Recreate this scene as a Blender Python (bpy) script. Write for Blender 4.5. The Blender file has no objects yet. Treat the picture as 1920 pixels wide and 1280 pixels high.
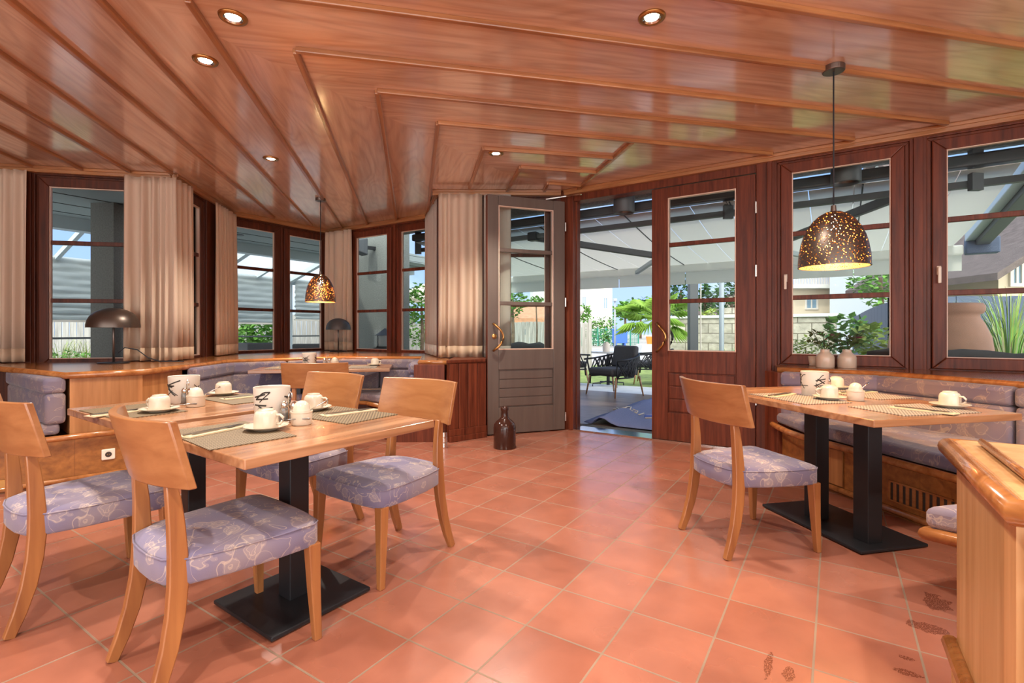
import bpy, math, random
from mathutils import Vector, Matrix
R = math.radians
random.seed(7)
S = bpy.context.scene
COL = S.collection

# ------------------------------------------------------------------ camera, sky, sun, exposure
EYE, FOC, HOR = 1.15, 933.0, 620.0           # eye height, focal length in pixels, horizon row
cam = bpy.data.cameras.new('camera'); cam_o = bpy.data.objects.new('camera', cam); COL.objects.link(cam_o)
cam.sensor_width = 36.0; cam.lens = FOC / 1920 * 36.0
cam.shift_y = (HOR - 640.0) / 1920.0
cam.clip_start = 0.05; cam.clip_end = 400
cam_o.location = (0, 0, EYE); cam_o.rotation_euler = (R(90), 0, 0)
S.camera = cam_o

world = bpy.data.worlds.new('sky'); S.world = world; world.use_nodes = True
wt = world.node_tree; wt.nodes.clear()
w_out = wt.nodes.new('ShaderNodeOutputWorld'); w_bg = wt.nodes.new('ShaderNodeBackground')
w_tc = wt.nodes.new('ShaderNodeTexCoord'); w_sep = wt.nodes.new('ShaderNodeSeparateXYZ')
w_ramp = wt.nodes.new('ShaderNodeValToRGB'); w_noise = wt.nodes.new('ShaderNodeTexNoise')
w_cr = wt.nodes.new('ShaderNodeValToRGB'); w_mix = wt.nodes.new('ShaderNodeMixRGB')
wt.links.new(w_tc.outputs['Generated'], w_sep.inputs[0]); wt.links.new(w_sep.outputs['Z'], w_ramp.inputs[0])
e = w_ramp.color_ramp.elements
e[0].position = 0.0; e[0].color = (0.40, 0.55, 0.85, 1); e[1].position = 0.5; e[1].color = (0.15, 0.33, 0.78, 1)
w_noise.inputs['Scale'].default_value = 3.0; w_noise.inputs['Detail'].default_value = 6
wt.links.new(w_tc.outputs['Generated'], w_noise.inputs['Vector']); wt.links.new(w_noise.outputs['Fac'], w_cr.inputs[0])
w_cr.color_ramp.elements[0].position = 0.50; w_cr.color_ramp.elements[1].position = 0.74
w_mix.inputs[2].default_value = (1.0, 1.0, 1.0, 1)
wt.links.new(w_cr.outputs[0], w_mix.inputs[0]); wt.links.new(w_ramp.outputs[0], w_mix.inputs[1])
wt.links.new(w_mix.outputs[0], w_bg.inputs['Color']); w_bg.inputs['Strength'].default_value = 0.85
# sky behind the viewer made whiter and brighter, added to light the room
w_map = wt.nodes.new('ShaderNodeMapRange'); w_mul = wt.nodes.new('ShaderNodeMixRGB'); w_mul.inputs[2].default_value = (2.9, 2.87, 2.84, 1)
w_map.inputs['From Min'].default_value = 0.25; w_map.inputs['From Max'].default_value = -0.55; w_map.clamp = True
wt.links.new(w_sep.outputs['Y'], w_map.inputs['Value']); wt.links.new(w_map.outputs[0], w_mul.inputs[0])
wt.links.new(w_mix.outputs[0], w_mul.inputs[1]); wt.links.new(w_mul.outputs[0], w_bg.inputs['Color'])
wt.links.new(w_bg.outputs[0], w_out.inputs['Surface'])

sun = bpy.data.lights.new('sun', 'SUN'); sun.energy = 1.0; sun.angle = R(3); sun.color = (1.0, 0.95, 0.86)
sun_o = bpy.data.objects.new('sun', sun); COL.objects.link(sun_o)
sun_o.rotation_euler = (R(38), 0, R(-35)); sun_o.location = (0, -5, 12)

S.view_settings.view_transform = 'Standard'
try: S.view_settings.look = 'None'
except Exception: pass
S.view_settings.exposure = 0.95; S.view_settings.gamma = 1.0
S.view_settings.use_curve_mapping = False
S.cycles.max_bounces = 7; S.cycles.diffuse_bounces = 4; S.cycles.glossy_bounces = 3
S.cycles.transparent_max_bounces = 12; S.cycles.transmission_bounces = 3
S.cycles.caustics_reflective = False; S.cycles.caustics_refractive = False
S.cycles.sample_clamp_indirect = 4.0

# ------------------------------------------------------------------ measuring helpers
def G(px, py, z=0.0):
    Y = FOC * (EYE - z) / (py - HOR); return Vector(((px - 960) / FOC * Y, Y, z))
def D(px, Y, z=0.0): return Vector(((px - 960) / FOC * Y, Y, z))
def Zat(py, Y): return EYE - (py - HOR) * Y / FOC
cu, su = math.cos(R(57)), math.sin(R(57))
def U(u, w, z=0.0): return Vector((u * cu - w * su, u * su + w * cu, z))   # door-wall axes: u outward, w to the left
def s_on(px, P, Q):
    d = (px - 960) / FOC; dx, dy = Q[0] - P[0], Q[1] - P[1]
    t = (d * P[1] - P[0]) / (dx - d * dy); return t * math.hypot(dx, dy)

def lin(h):
    h = h.lstrip('#'); o = []
    for i in (0, 2, 4):
        c = int(h[i:i + 2], 16) / 255; o.append(c / 12.92 if c <= .04045 else ((c + .055) / 1.055) ** 2.4)
    return (*o, 1.0)

# ------------------------------------------------------------------ materials
MATS = {}
class NT:
    def __init__(s, name):
        s.m = bpy.data.materials.new(name); s.m.use_nodes = True; s.t = s.m.node_tree; s.t.nodes.clear()
        s.out = s.n('OutputMaterial'); s.b = s.n('BsdfPrincipled'); s.l(s.b, 0, s.out, 0)
    def n(s, k, **kw):
        x = s.t.nodes.new('ShaderNode' + k)
        for a, v in kw.items(): setattr(x, a, v)
        return x
    def l(s, a, ao, b, bi): s.t.links.new(a.outputs[ao], b.inputs[bi])
    def coords(s, scale=(1, 1, 1), rot=(0, 0, 0), loc=(0, 0, 0)):
        tc = s.n('TexCoord'); mp = s.n('Mapping'); s.l(tc, 'Object', mp, 0)
        mp.inputs['Scale'].default_value = scale; mp.inputs['Rotation'].default_value = rot; mp.inputs['Location'].default_value = loc
        return mp
    def noise(s, vec, scale, detail=4, dist=0.0, rough=.5):
        x = s.n('TexNoise'); s.l(vec, 0, x, 'Vector'); x.inputs['Scale'].default_value = scale
        x.inputs['Detail'].default_value = detail; x.inputs['Distortion'].default_value = dist; x.inputs['Roughness'].default_value = rough
        return x
    def math(s, op, a, b=None, ao=0):
        x = s.n('Math', operation=op)
        if isinstance(a, (int, float)): x.inputs[0].default_value = a
        else: s.t.links.new(a.outputs[ao], x.inputs[0])
        if b is not None:
            if isinstance(b, (int, float)): x.inputs[1].default_value = b
            else: s.t.links.new(b.outputs[0], x.inputs[1])
        return x
    def ramp(s, src, stops, so=0):
        x = s.n('ValToRGB'); s.t.links.new(src.outputs[so], x.inputs[0]); el = x.color_ramp.elements
        while len(el) < len(stops): el.new(.5)
        for q, (p, c) in zip(el, stops): q.position = p; q.color = c if not isinstance(c, str) else lin(c)
        return x
    def mix(s, f, a, b, mode='MIX', fo=0):
        x = s.n('MixRGB', blend_type=mode)
        if isinstance(f, (int, float)): x.inputs[0].default_value = f
        else: s.t.links.new(f.outputs[fo], x.inputs[0])
        for i, c in ((1, a), (2, b)):
            if isinstance(c, str): x.inputs[i].default_value = lin(c)
            elif isinstance(c, tuple): x.inputs[i].default_value = c
            else: s.t.links.new(c.outputs[0], x.inputs[i])
        return x
    def bump(s, src, strength=.2, dist=.01, so=0):
        x = s.n('Bump'); x.inputs['Strength'].default_value = strength; x.inputs['Distance'].default_value = dist
        s.t.links.new(src.outputs[so], x.inputs['Height']); s.l(x, 0, s.b, 'Normal'); return x
    def set(s, **kw):
        for k, v in kw.items(): s.b.inputs[k.replace('_', ' ')].default_value = v
        return s

def plain(name, h, rough=.5, metal=0.0, noise=0.0, nscale=20, spec=None, bump=0.0):
    t = NT(name); t.set(Base_Color=lin(h), Roughness=rough, Metallic=metal)
    if spec is not None: t.b.inputs['Specular IOR Level'].default_value = spec
    if noise or bump:
        n = t.noise(t.coords(), nscale, 4)
        if noise:
            c = lin(h); a = tuple(min(1, x * (1 + noise)) for x in c[:3]) + (1,); b = tuple(x * (1 - noise) for x in c[:3]) + (1,)
            r = t.ramp(n, [(.35, b), (.65, a)]); t.l(r, 0, t.b, 'Base Color')
        if bump: t.bump(n, bump, .01)
    MATS[name] = t.m; return t.m

def wood(name, dark, light, axis='x', rough=.35, scale=1.0, contour=0.0, board=0.0, coat=0.0, bump=.05, var=.12, spec=.5):
    """grain runs along local axis; contour adds cathedral figure; board = width of glued strips across the grain"""
    t = NT(name); lo, hi = 1.6 * scale, 26 * scale
    sc = {'x': (lo, hi, hi), 'y': (hi, lo, hi), 'z': (hi, hi, lo)}[axis]
    mp = t.coords(sc)
    fine = t.noise(mp, 1.0, 6, .3, .6)
    sc2 = {'x': (.9, 5, 5), 'y': (5, .9, 5), 'z': (5, 5, .9)}[axis]
    mp2 = t.coords(tuple(scale * q for q in sc2)); big = t.noise(mp2, 1.0, 2, .2)
    c = t.ramp(fine, [(.3, dark), (.72, light)])
    big_r = t.ramp(big, [(.3, (1 - var, 1 - var, 1 - var, 1)), (.7, (1 + var * .5,) * 3 + (1,))])
    c = t.mix(1.0, c, big_r, 'MULTIPLY')
    h = fine
    if contour:
        q = t.noise(mp2, .8, 1.5, .4); k = t.math('SINE', t.math('MULTIPLY', q, 95.0)); k = t.math('MULTIPLY', t.math('ADD', k, 1.0), .5)
        k = t.math('POWER', k, 2.0); dk = t.mix(contour, c, dark); c = t.mix(t.math('MULTIPLY', k, contour), c, t.mix(1.0, dk, (.55, .5, .5, 1), 'MULTIPLY')); h = k
    if board:
        tc = t.n('TexCoord'); sp = t.n('SeparateXYZ'); t.l(tc, 'Object', sp, 0)
        a = t.math('DIVIDE', sp, board, ao={'x': 1, 'y': 0, 'z': 0}[axis]); fl = t.math('FLOOR', a)
        wn = t.n('TexWhiteNoise', noise_dimensions='1D'); t.t.links.new(fl.outputs[0], wn.inputs['W'])
        rr = t.ramp(wn, [(0, (.84,) * 3 + (1,)), (1, (1.1,) * 3 + (1,))]); c = t.mix(1.0, c, rr, 'MULTIPLY')
        fr = t.math('FRACT', a); e1 = t.math('LESS_THAN', fr, .012); c = t.mix(t.math('MULTIPLY', e1, .55), c, dark)
    t.l(c, 0, t.b, 'Base Color'); t.set(Roughness=rough); t.b.inputs['Specular IOR Level'].default_value = spec
    if coat: t.b.inputs['Coat Weight'].default_value = coat; t.b.inputs['Coat Roughness'].default_value = .18
    if bump: t.bump(h, bump, .004)
    MATS[name] = t.m; return t.m

def floral(name, base, base2, line, scale=1.0):
    """soft wash, partly uneven light painted in, with sprigs of leaves drawn in pale outline"""
    t = NT(name); mp = t.coords((scale,) * 3)
    big = t.noise(mp, 3.2, 3); wash = t.ramp(big, [(.36, base), (.64, base2)]); c = wash  # two tones: cloth colour, partly uneven room light painted in
    w = t.noise(mp, 6.0, 1); wv = t.n('VectorMath', operation='MULTIPLY_ADD'); t.l(w, 1, wv, 0); wv.inputs[1].default_value = (.09,) * 3; t.l(mp, 0, wv, 2)
    vo = t.n('TexVoronoi', feature='F1'); t.l(wv, 0, vo, 'Vector'); vo.inputs['Scale'].default_value = 11
    petal = t.noise(wv, 26.0, 1.5, .6); k = t.math('ADD', vo, t.math('MULTIPLY', petal, .55))
    rings = t.math('ABSOLUTE', t.math('SINE', t.math('MULTIPLY', k, 21.0))); ln = t.math('LESS_THAN', rings, .30)
    inside = t.math('LESS_THAN', k, .66); msk = t.math('MULTIPLY', ln, inside)
    c = t.mix(t.math('MULTIPLY', inside, .22), c, line); c = t.mix(t.math('MULTIPLY', msk, .55), c, line)
    vein = t.noise(mp, 7.0, 2, 1.5); vl = t.math('LESS_THAN', t.math('ABSOLUTE', t.math('SUBTRACT', vein, .5)), .007); c = t.mix(t.math('MULTIPLY', vl, .6), c, line)
    t.l(c, 0, t.b, 'Base Color'); t.set(Roughness=.85); t.b.inputs['Sheen Weight'].default_value = .2
    fz = t.noise(t.coords((300, 300, 300)), 1.0, 2); t.bump(fz, .15, .002)
    MATS[name] = t.m; return t.m

# woods
wood('red_wood', '#4a2012', '#7e3f28', 'z', .42, 1, bump=.02, spec=.3)
wood('red_wood_flat', '#4a2012', '#7e3f28', 'x', .42, 1, bump=.02, spec=.3)
wood('dark_wood', '#3a1a10', '#653422', 'z', .42, 1, bump=.02, spec=.3)
wood('plinth_wood', '#7d4c22', '#ad7038', 'x', .35, .8, board=.42, bump=.02)
wood('panel_wood', '#9a6436', '#c48a56', 'z', .38, .7, board=.17, bump=.02)
wood('divider_wood', '#bd8a55', '#dcae7a', 'z', .38, .7, board=.26, bump=.02)
wood('sill_wood', '#8a5228', '#bd7e48', 'x', .22, .8, coat=.5, bump=.02)
wood('chair_wood', '#8c5832', '#ac784c', 'x', .3, .7, coat=.35, bump=.01, var=.08)
wood('chair_leg_wood', '#865230', '#a8703f', 'z', .34, .7, coat=.2, bump=.01, var=.08)
wood('table_wood', '#9a6642', '#c99c76', 'x', .26, .55, contour=.45, board=.21, coat=.35, bump=.04)
wood('ceiling_wood', '#c79b7c', '#e6c5aa', 'x', .36, .7, contour=.3, coat=1.0, bump=.03, var=.10); MATS['ceiling_wood'].node_tree.nodes['Principled BSDF'].inputs['Coat IOR'].default_value = 2.0; MATS['ceiling_wood'].node_tree.nodes['Principled BSDF'].inputs['Coat Roughness'].default_value = .13
wood('strip_wood', '#8a5430', '#bd8555', 'x', .3, .8, coat=.3, bump=.02)
wood('deck_wood', '#5d4a42', '#8f786c', 'x', .38, .7, board=.145, bump=.2)
wood('weathered_wood', '#8d8a86', '#bdb9b2', 'z', .85, 1.0, bump=.3)
wood('grey_door_paint', '#5d5049', '#695c54', 'z', .42, .5, bump=.01, var=.04)
# fabrics
floral('floral_fabric', '#6c6581', '#877a80', '#b9a799', 1.0)
floral('bench_fabric', '#656079', '#7d6f76', '#a89688', .85)
plain('curtain_cloth', '#c3a88f', .9, noise=.06, nscale=3)
plain('curtain_hem_cloth', '#b4977a', .9)
plain('sheer_cloth', '#cfc6bc', .9)
plain('dark_cushion', '#4a4a4d', .9, noise=.08, nscale=60)
plain('rope', '#2c2e33', .8)
plain('mat_blue', '#6b769d', .95, noise=.1, nscale=90, bump=.3)
plain('mat_blue_bright', '#5f7ac8', .9)
plain('napkin', '#c9b797', .9)
# minerals, metals
plain('black_metal', '#26272b', .42, .4, noise=.05, nscale=8)
plain('bronze_metal', '#6f625a', .36, .75)
plain('brass', '#b98a52', .28, .95)
plain('chrome', '#d8d6d2', .14, 1.0)
plain('white_porcelain', '#cfc3b1', .22, 0.0)
plain('white_matte', '#d0c7bb', .6)
plain('steel', '#8f8c88', .28, .9)
plain('black_ink', '#2a2724', .6)
plain('bottle_glaze', '#3b221b', .12, noise=.1, nscale=6)
plain('plastic_white', '#e6dccb', .35)
plain('socket_hole', '#3c332c', .6)
plain('stucco_grey', '#747874', .95, noise=.12, nscale=60, bump=.6)
plain('stucco_dark', '#6a6966', .95, noise=.12, nscale=50, bump=.6)
plain('soffit_plaster', '#85857f', .95, noise=.3, nscale=40, bump=.8)
plain('slab_grey', '#8e9796', .8)
plain('seam_dark', '#3a3f40', .8)
plain('frame_grey', '#a9b4b9', .5)
plain('frame_dark', '#4b4e50', .5)
plain('anthracite', '#43484d', .5)
plain('fence_anthracite', '#3a475e', .6, noise=.06, nscale=4)
plain('pole_grey', '#9aa3aa', .45, .3)

plain('blind_cloth', '#aeb4b3', .9, noise=.06, nscale=3)
plain('house_white', '#d3d1ca', .9)
plain('house_cream', '#cbbba2', .9)
plain('siding_white', '#c3c8c8', .8)
plain('roof_dark', '#5b4f4b', .9, noise=.2, nscale=6)
plain('roof_terracotta', '#b98563', .9, noise=.2, nscale=8)
plain('window_dark', '#7c96a8', .15)
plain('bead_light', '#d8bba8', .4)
plain('terracotta', '#b98a70', .8, noise=.08, nscale=7)
plain('ground_gravel', '#a5a297', .95, noise=.15, nscale=4)
plain('grass_ground', '#7d8f4c', .95, noise=.25, nscale=6)
plain('asphalt', '#b0afac', .95)
plain('plastic_blue', '#3b67c4', .5)
plain('plastic_orange', '#d9822f', .6)
plain('fence_green', '#2e8a74', .6)
plain('concrete_light', '#c5c8c6', .9, noise=.08, nscale=3)
plain('leaf_green', '#5f8f35', .7, noise=.35, nscale=3)
plain('leaf_dark', '#3c6130', .7, noise=.35, nscale=3)
plain('leaf_yellow', '#93a848', .7, noise=.3, nscale=3)
plain('leaf_palm', '#86ab45', .55, noise=.3, nscale=2)
plain('leaf_rose', '#4c5c36', .6, noise=.3, nscale=9)
plain('leaf_straw', '#b9b48a', .8, noise=.2, nscale=5)
plain('leaf_purple', '#6a5560', .7, noise=.3, nscale=5)
plain('trunk_bark', '#6d5a48', .95, noise=.3, nscale=12)
plain('petal_red', '#a0506a', .7)
plain('umbrella_cloth', '#e9dfcf', .9)
plain('coir_dark', '#4f5150', .95, noise=.4, nscale=80, bump=.8)

def mat_floor():
    t = NT('terracotta_tiles'); mp = t.coords()
    br = t.n('TexBrick', offset=0.0, squash=1.0); t.l(mp, 0, br, 'Vector')
    p = TILE; br.inputs['Scale'].default_value = 1.0; br.inputs['Brick Width'].default_value = p; br.inputs['Row Height'].default_value = p
    br.inputs['Mortar Size'].default_value = .0042; br.inputs['Mortar Smooth'].default_value = .25; br.inputs['Bias'].default_value = 0.0
    br.inputs['Color1'].default_value = lin('#965c48'); br.inputs['Color2'].default_value = lin('#a56a55'); br.inputs['Mortar'].default_value = lin('#86705c')
    n = t.noise(mp, 5, 5, .3); sp = t.ramp(n, [(.3, (.86, .84, .84, 1)), (.7, (1.1, 1.1, 1.1, 1))])
    c = t.mix(1.0, br, sp, 'MULTIPLY')
    # worn dark scuffs where the photo shows them
    st2 = t.noise(mp, 210, 5); edge_n = t.noise(mp, 22, 3)
    for px, py, rx, ry in ((1757, 1130, .085, .05), (1737, 1176, .045, .075), (1700, 1233, .016, .035), (1705, 1262, .018, .05), (1440, 1247, .085, .014), (1478, 1266, .05, .02)):
        g = G(px, py); ca, sa = math.cos(-R(57)), math.sin(-R(57)); dx_, dy_ = g.x - .9659 * TILE, g.y - 9.196 * TILE
        m2 = t.coords((1 / rx, 1 / ry, 1), (0, 0, R(57)), (0, 0, 0)); off = t.n('VectorMath', operation='SUBTRACT'); t.l(m2, 0, off, 0)
        lx, ly = dx_ * ca - dy_ * sa, dx_ * sa + dy_ * ca; off.inputs[1].default_value = ((lx / rx) * math.cos(R(57)) - (ly / ry) * math.sin(R(57)), (lx / rx) * math.sin(R(57)) + (ly / ry) * math.cos(R(57)), 0)
        le = t.n('VectorMath', operation='LENGTH'); t.l(off, 0, le, 0); q = t.math('ADD', t.math('MULTIPLY', edge_n, 1.8), t.math('SUBTRACT', 0.0, .9)); ln = t.math('ADD', q, 0.0); t.t.links.new(le.outputs['Value'], ln.inputs[1])
        k = t.math('MULTIPLY', t.math('LESS_THAN', ln, .9), t.math('GREATER_THAN', st2, .46)); c = t.mix(t.math('MULTIPLY', k, .75), c, '#57250f')
    t.l(c, 0, t.b, 'Base Color')
    rr = t.ramp(t.noise(mp, 3, 3), [(.3, (.20,) * 3 + (1,)), (.7, (.30,) * 3 + (1,))]); rm = t.mix(br, rr, (.8, .8, .8, 1), fo=1); t.l(rm, 0, t.b, 'Roughness')
    t.b.inputs['Specular IOR Level'].default_value = .8
    g = t.noise(mp, 260, 2); hgt = t.math('SUBTRACT', t.math('MULTIPLY', g, .09), br); t.t.links.new(br.outputs[1], hgt.inputs[1]); t.bump(hgt, .35, .004)
    MATS['tiles'] = t.m
def mat_glass():
    t = NT('window_glass'); tr = t.n('BsdfTransparent'); gl = t.n('BsdfGlossy'); mx = t.n('MixShader'); fr = t.n('Fresnel')
    tr.inputs[0].default_value = (.93, .96, .95, 1); gl.inputs['Roughness'].default_value = .02; fr.inputs['IOR'].default_value = 1.13
    t.l(fr, 0, mx, 0); t.l(tr, 0, mx, 1); t.l(gl, 0, mx, 2); t.l(mx, 0, t.out, 0); MATS['glass'] = t.m
def mat_perforated(name, h, metal, rough, scale, thr):
    t = NT(name); t.set(Base_Color=lin(h), Metallic=metal, Roughness=rough)
    v = t.n('TexVoronoi', feature='F1'); t.l(t.coords(), 0, v, 'Vector'); v.inputs['Scale'].default_value = scale
    k = t.math('LESS_THAN', v, thr); tr = t.n('BsdfTransparent'); mx = t.n('MixShader')
    t.l(k, 0, mx, 0); t.l(t.b, 0, mx, 1); t.l(tr, 0, mx, 2); t.l(mx, 0, t.out, 0); MATS[name] = t.m
def mat_cloth(name, h, amount):
    t = NT(name); t.set(Base_Color=lin(h), Roughness=.9); tl = t.n('BsdfTranslucent'); tl.inputs[0].default_value = lin(h); mx = t.n('MixShader'); mx.inputs[0].default_value = amount
    t.l(t.b, 0, mx, 1); t.l(tl, 0, mx, 2); t.l(mx, 0, t.out, 0); MATS[name] = t.m
def mat_emit(name, col, s):
    t = NT(name); em = t.n('Emission'); em.inputs[0].default_value = col; em.inputs[1].default_value = s; t.l(em, 0, t.out, 0); MATS[name] = t.m
def mat_weave(name, a, b, sc):
    t = NT(name); ck = t.n('TexChecker'); t.l(t.coords((1, 1, 1)), 0, ck, 0); ck.inputs['Scale'].default_value = sc
    ck.inputs[1].default_value = lin(a); ck.inputs[2].default_value = lin(b); t.l(ck, 0, t.b, 'Base Color'); t.set(Roughness=.6); t.bump(ck, .4, .002, so=1); MATS[name] = t.m
def mat_stone():
    t = NT('stone_blocks'); mp = t.coords((1, 1, 1), (R(90), 0, 0)); br = t.n('TexBrick'); t.l(mp, 0, br, 'Vector')
    for k, v in (('Scale', 1.0), ('Brick Width', .62), ('Row Height', .27), ('Mortar Size', .012)): br.inputs[k].default_value = v
    br.inputs['Color1'].default_value = lin('#9d988c'); br.inputs['Color2'].default_value = lin('#bbb4a5'); br.inputs['Mortar'].default_value = lin('#6f675b')
    n = t.noise(mp, 7, 6); c = t.mix(1.0, br, t.ramp(n, [(.3, (.75,) * 3 + (1,)), (.7, (1.1,) * 3 + (1,))]), 'MULTIPLY'); t.l(c, 0, t.b, 'Base Color'); t.set(Roughness=.95); t.bump(n, .8, .04); MATS['stone'] = t.m
def mat_fluid(name, h): 
    t = NT(name); t.set(Base_Color=lin(h), Roughness=.05); t.b.inputs['Transmission Weight'].default_value = .8; MATS[name] = t.m
TILE = EYE / 3.627
mat_floor(); mat_glass(); mat_stone()
mat_perforated('shade_perforated', '#5d524b', .7, .38, 88, .31)
mat_perforated('shade_inner', '#d88a3a', .3, .5, 88, .31)
mat_perforated('shade_sparse', '#5f544d', .75, .36, 34, .12)
mat_cloth('awning_cloth', '#e6e5dd', .55); mat_cloth('umbrella_cloth', '#efe6d6', .5); mat_cloth('blind_cloth', '#c6cccb', .45); mat_cloth('curtain_cloth', '#ecd6bf', .38); mat_cloth('curtain_hem_cloth', '#d3b99d', .15); mat_cloth('sheer_cloth', '#ddd5cb', .4)
mat_emit('bulb_warm', (1.0, .72, .38, 1), 60.0)
mat_emit('spot_warm', (1.0, .80, .52, 1), 40.0)
mat_weave('placemat_weave', '#847358', '#483c2a', 110)
mat_weave('placemat_grey', '#aca296', '#625b52', 110)
mat_fluid('clear_glass', '#f4f1ea')

# ------------------------------------------------------------------ mesh builder
class M:
    def __init__(s): s.v = []; s.f = []
    def add(s, vs, fs):
        o = len(s.v); s.v += [tuple(q) for q in vs]; s.f += [tuple(i + o for i in f) for f in fs]; return s
    def box(s, x0, x1, y0, y1, z0, z1):
        return s.add([(x0, y0, z0), (x1, y0, z0), (x1, y1, z0), (x0, y1, z0), (x0, y0, z1), (x1, y0, z1), (x1, y1, z1), (x0, y1, z1)],
                     [(0, 3, 2, 1), (4, 5, 6, 7), (0, 1, 5, 4), (1, 2, 6, 5), (2, 3, 7, 6), (3, 0, 4, 7)])
    def prism(s, poly, z0, z1):
        a = sum(poly[i][0] * poly[(i + 1) % len(poly)][1] - poly[(i + 1) % len(poly)][0] * poly[i][1] for i in range(len(poly)))
        if a < 0: poly = poly[::-1]
        n = len(poly)
        return s.add([(p[0], p[1], z0) for p in poly] + [(p[0], p[1], z1) for p in poly],
                     [tuple(range(n - 1, -1, -1)), tuple(range(n, 2 * n))] + [(i, (i + 1) % n, n + (i + 1) % n, n + i) for i in range(n)])
    def bar(s, a, b, w, h):
        """square bar between two 3D points"""
        a, b = Vector(a), Vector(b); d = (b - a).normalized(); up = Vector((0, 0, 1)) if abs(d.z) < .95 else Vector((0, 1, 0))
        x = d.cross(up).normalized(); y = x.cross(d).normalized(); vs = []
        for p in (a, b):
            for sx, sy in ((-1, -1), (1, -1), (1, 1), (-1, 1)): vs.append(p + x * (sx * w / 2) + y * (sy * h / 2))
        return s.add(vs, [(0, 1, 2, 3), (7, 6, 5, 4), (0, 4, 5, 1), (1, 5, 6, 2), (2, 6, 7, 3), (3, 7, 4, 0)])
    def tube(s, pts, r, n=8, closed=False):
        pts = [Vector(p) for p in pts]; rr = r if isinstance(r, (list, tuple)) else [r] * len(pts); rings = []
        for i, p in enumerate(pts):
            a = pts[i - 1] if i > 0 else (pts[-1] if closed else p); b = pts[i + 1] if i + 1 < len(pts) else (pts[0] if closed else p)
            d = (b - a).normalized(); up = Vector((0, 0, 1)) if abs(d.z) < .9 else Vector((1, 0, 0))
            x = d.cross(up).normalized(); y = x.cross(d)
            rings.append([p + (x * math.cos(t * 2 * math.pi / n) + y * math.sin(t * 2 * math.pi / n)) * rr[i] for t in range(n)])
        vs = [q for g in rings for q in g]; fs = []; m = len(rings)
        for i in range(m if closed else m - 1):
            j = (i + 1) % m
            for t in range(n): fs.append((i * n + t, i * n + (t + 1) % n, j * n + (t + 1) % n, j * n + t))
        if not closed: fs += [tuple(range(n - 1, -1, -1)), tuple((m - 1) * n + t for t in range(n))]
        return s.add(vs, fs)
    def lathe(s, prof, n=28, c=(0, 0, 0), cap=True):
        vs = []; fs = []; m = len(prof)
        for r, z in prof:
            for t in range(n): vs.append((c[0] + r * math.cos(2 * math.pi * t / n), c[1] + r * math.sin(2 * math.pi * t / n), c[2] + z))
        for i in range(m - 1):
            for t in range(n): fs.append((i * n + t, i * n + (t + 1) % n, (i + 1) * n + (t + 1) % n, (i + 1) * n + t))
        if cap:
            if prof[0][0] > 1e-4: fs.append(tuple(range(n - 1, -1, -1)))
            if prof[-1][0] > 1e-4: fs.append(tuple((m - 1) * n + t for t in range(n)))
        return s.add(vs, fs)
    def loops(s, loops):
        n = len(loops[0]); vs = [p for l in loops for p in l]; fs = []
        for i in range(len(loops) - 1):
            for t in range(n): fs.append((i * n + t, i * n + (t + 1) % n, (i + 1) * n + (t + 1) % n, (i + 1) * n + t))
        fs += [tuple(range(n - 1, -1, -1)), tuple((len(loops) - 1) * n + t for t in range(n))]
        return s.add(vs, fs)
    def sweep_rect(s, pts, ws, ds):
        """rectangular section in the plane across x; pts (x,y,z)"""
        L = []
        for i, p in enumerate(pts):
            p = Vector(p); a = Vector(pts[max(0, i - 1)]); b = Vector(pts[min(len(pts) - 1, i + 1)]); d = (b - a).normalized()
            ny = Vector((0, d.z, -d.y)).normalized(); w, h = ws[i] / 2, ds[i] / 2
            L.append([p + Vector((-w, 0, 0)) - ny * h, p + Vector((w, 0, 0)) - ny * h, p + Vector((w, 0, 0)) + ny * h, p + Vector((-w, 0, 0)) + ny * h])
        return s.loops(L)
    def build(s, name, mat, parent=None, bevel=0.0, smooth=False, seg=2, weld=False):
        me = bpy.data.meshes.new(name); me.from_pydata(s.v, [], s.f); me.update()
        me.materials.append(MATS[mat] if isinstance(mat, str) else mat)
        o = bpy.data.objects.new(name, me); COL.objects.link(o)
        if parent is not None: o.parent = parent
        if smooth:
            for p in me.polygons: p.use_smooth = True
        if bevel:
            b = o.modifiers.new('bevel', 'BEVEL'); b.width = bevel; b.segments = seg; b.limit_method = 'ANGLE'; b.angle_limit = R(40)
            b.harden_normals = False
        return o
def auto_smooth(o, ang=40):
    for p in o.data.polygons: p.use_smooth = True
    try: o.data.set_sharp_from_angle(angle=R(ang))
    except Exception: pass
    return o
def tag(o, label=None, cat=None, group=None, kind=None):
    if label: o['label'] = label
    if cat: o['category'] = cat
    if group: o['group'] = group
    if kind: o['kind'] = kind
    return o
def thing(name, label, cat, loc=(0, 0, 0), rz=0.0, group=None, kind=None):
    o = bpy.data.objects.new(name, None); COL.objects.link(o); o.location = loc; o.rotation_euler = (0, 0, rz); o.empty_display_size = .1
    return tag(o, label, cat, group, kind)
def struct(name, m, mat, loc=None, rz=0.0, bevel=0.0, label=None, cat=None, **kw):
    o = m.build(name, mat, None, bevel, **kw)
    if loc is not None: o.location = loc
    o.rotation_euler = (0, 0, rz); return tag(o, label, cat, kind='structure')
def dup(root, loc, rz, label, group=None):
    r = root.copy(); COL.objects.link(r); r.location = loc; r.rotation_euler = (0, 0, rz); r['label'] = label
    if group: r['group'] = group
    for ch in list(root.children):
        c = ch.copy(); COL.objects.link(c); c.parent = r
        for g in list(ch.children):
            d = g.copy(); COL.objects.link(d); d.parent = c
    return r
def ang(P, Q): return math.atan2(Q[1] - P[1], Q[0] - P[0])
def dist(P, Q): return math.hypot(Q[0] - P[0], Q[1] - P[1])
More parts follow.
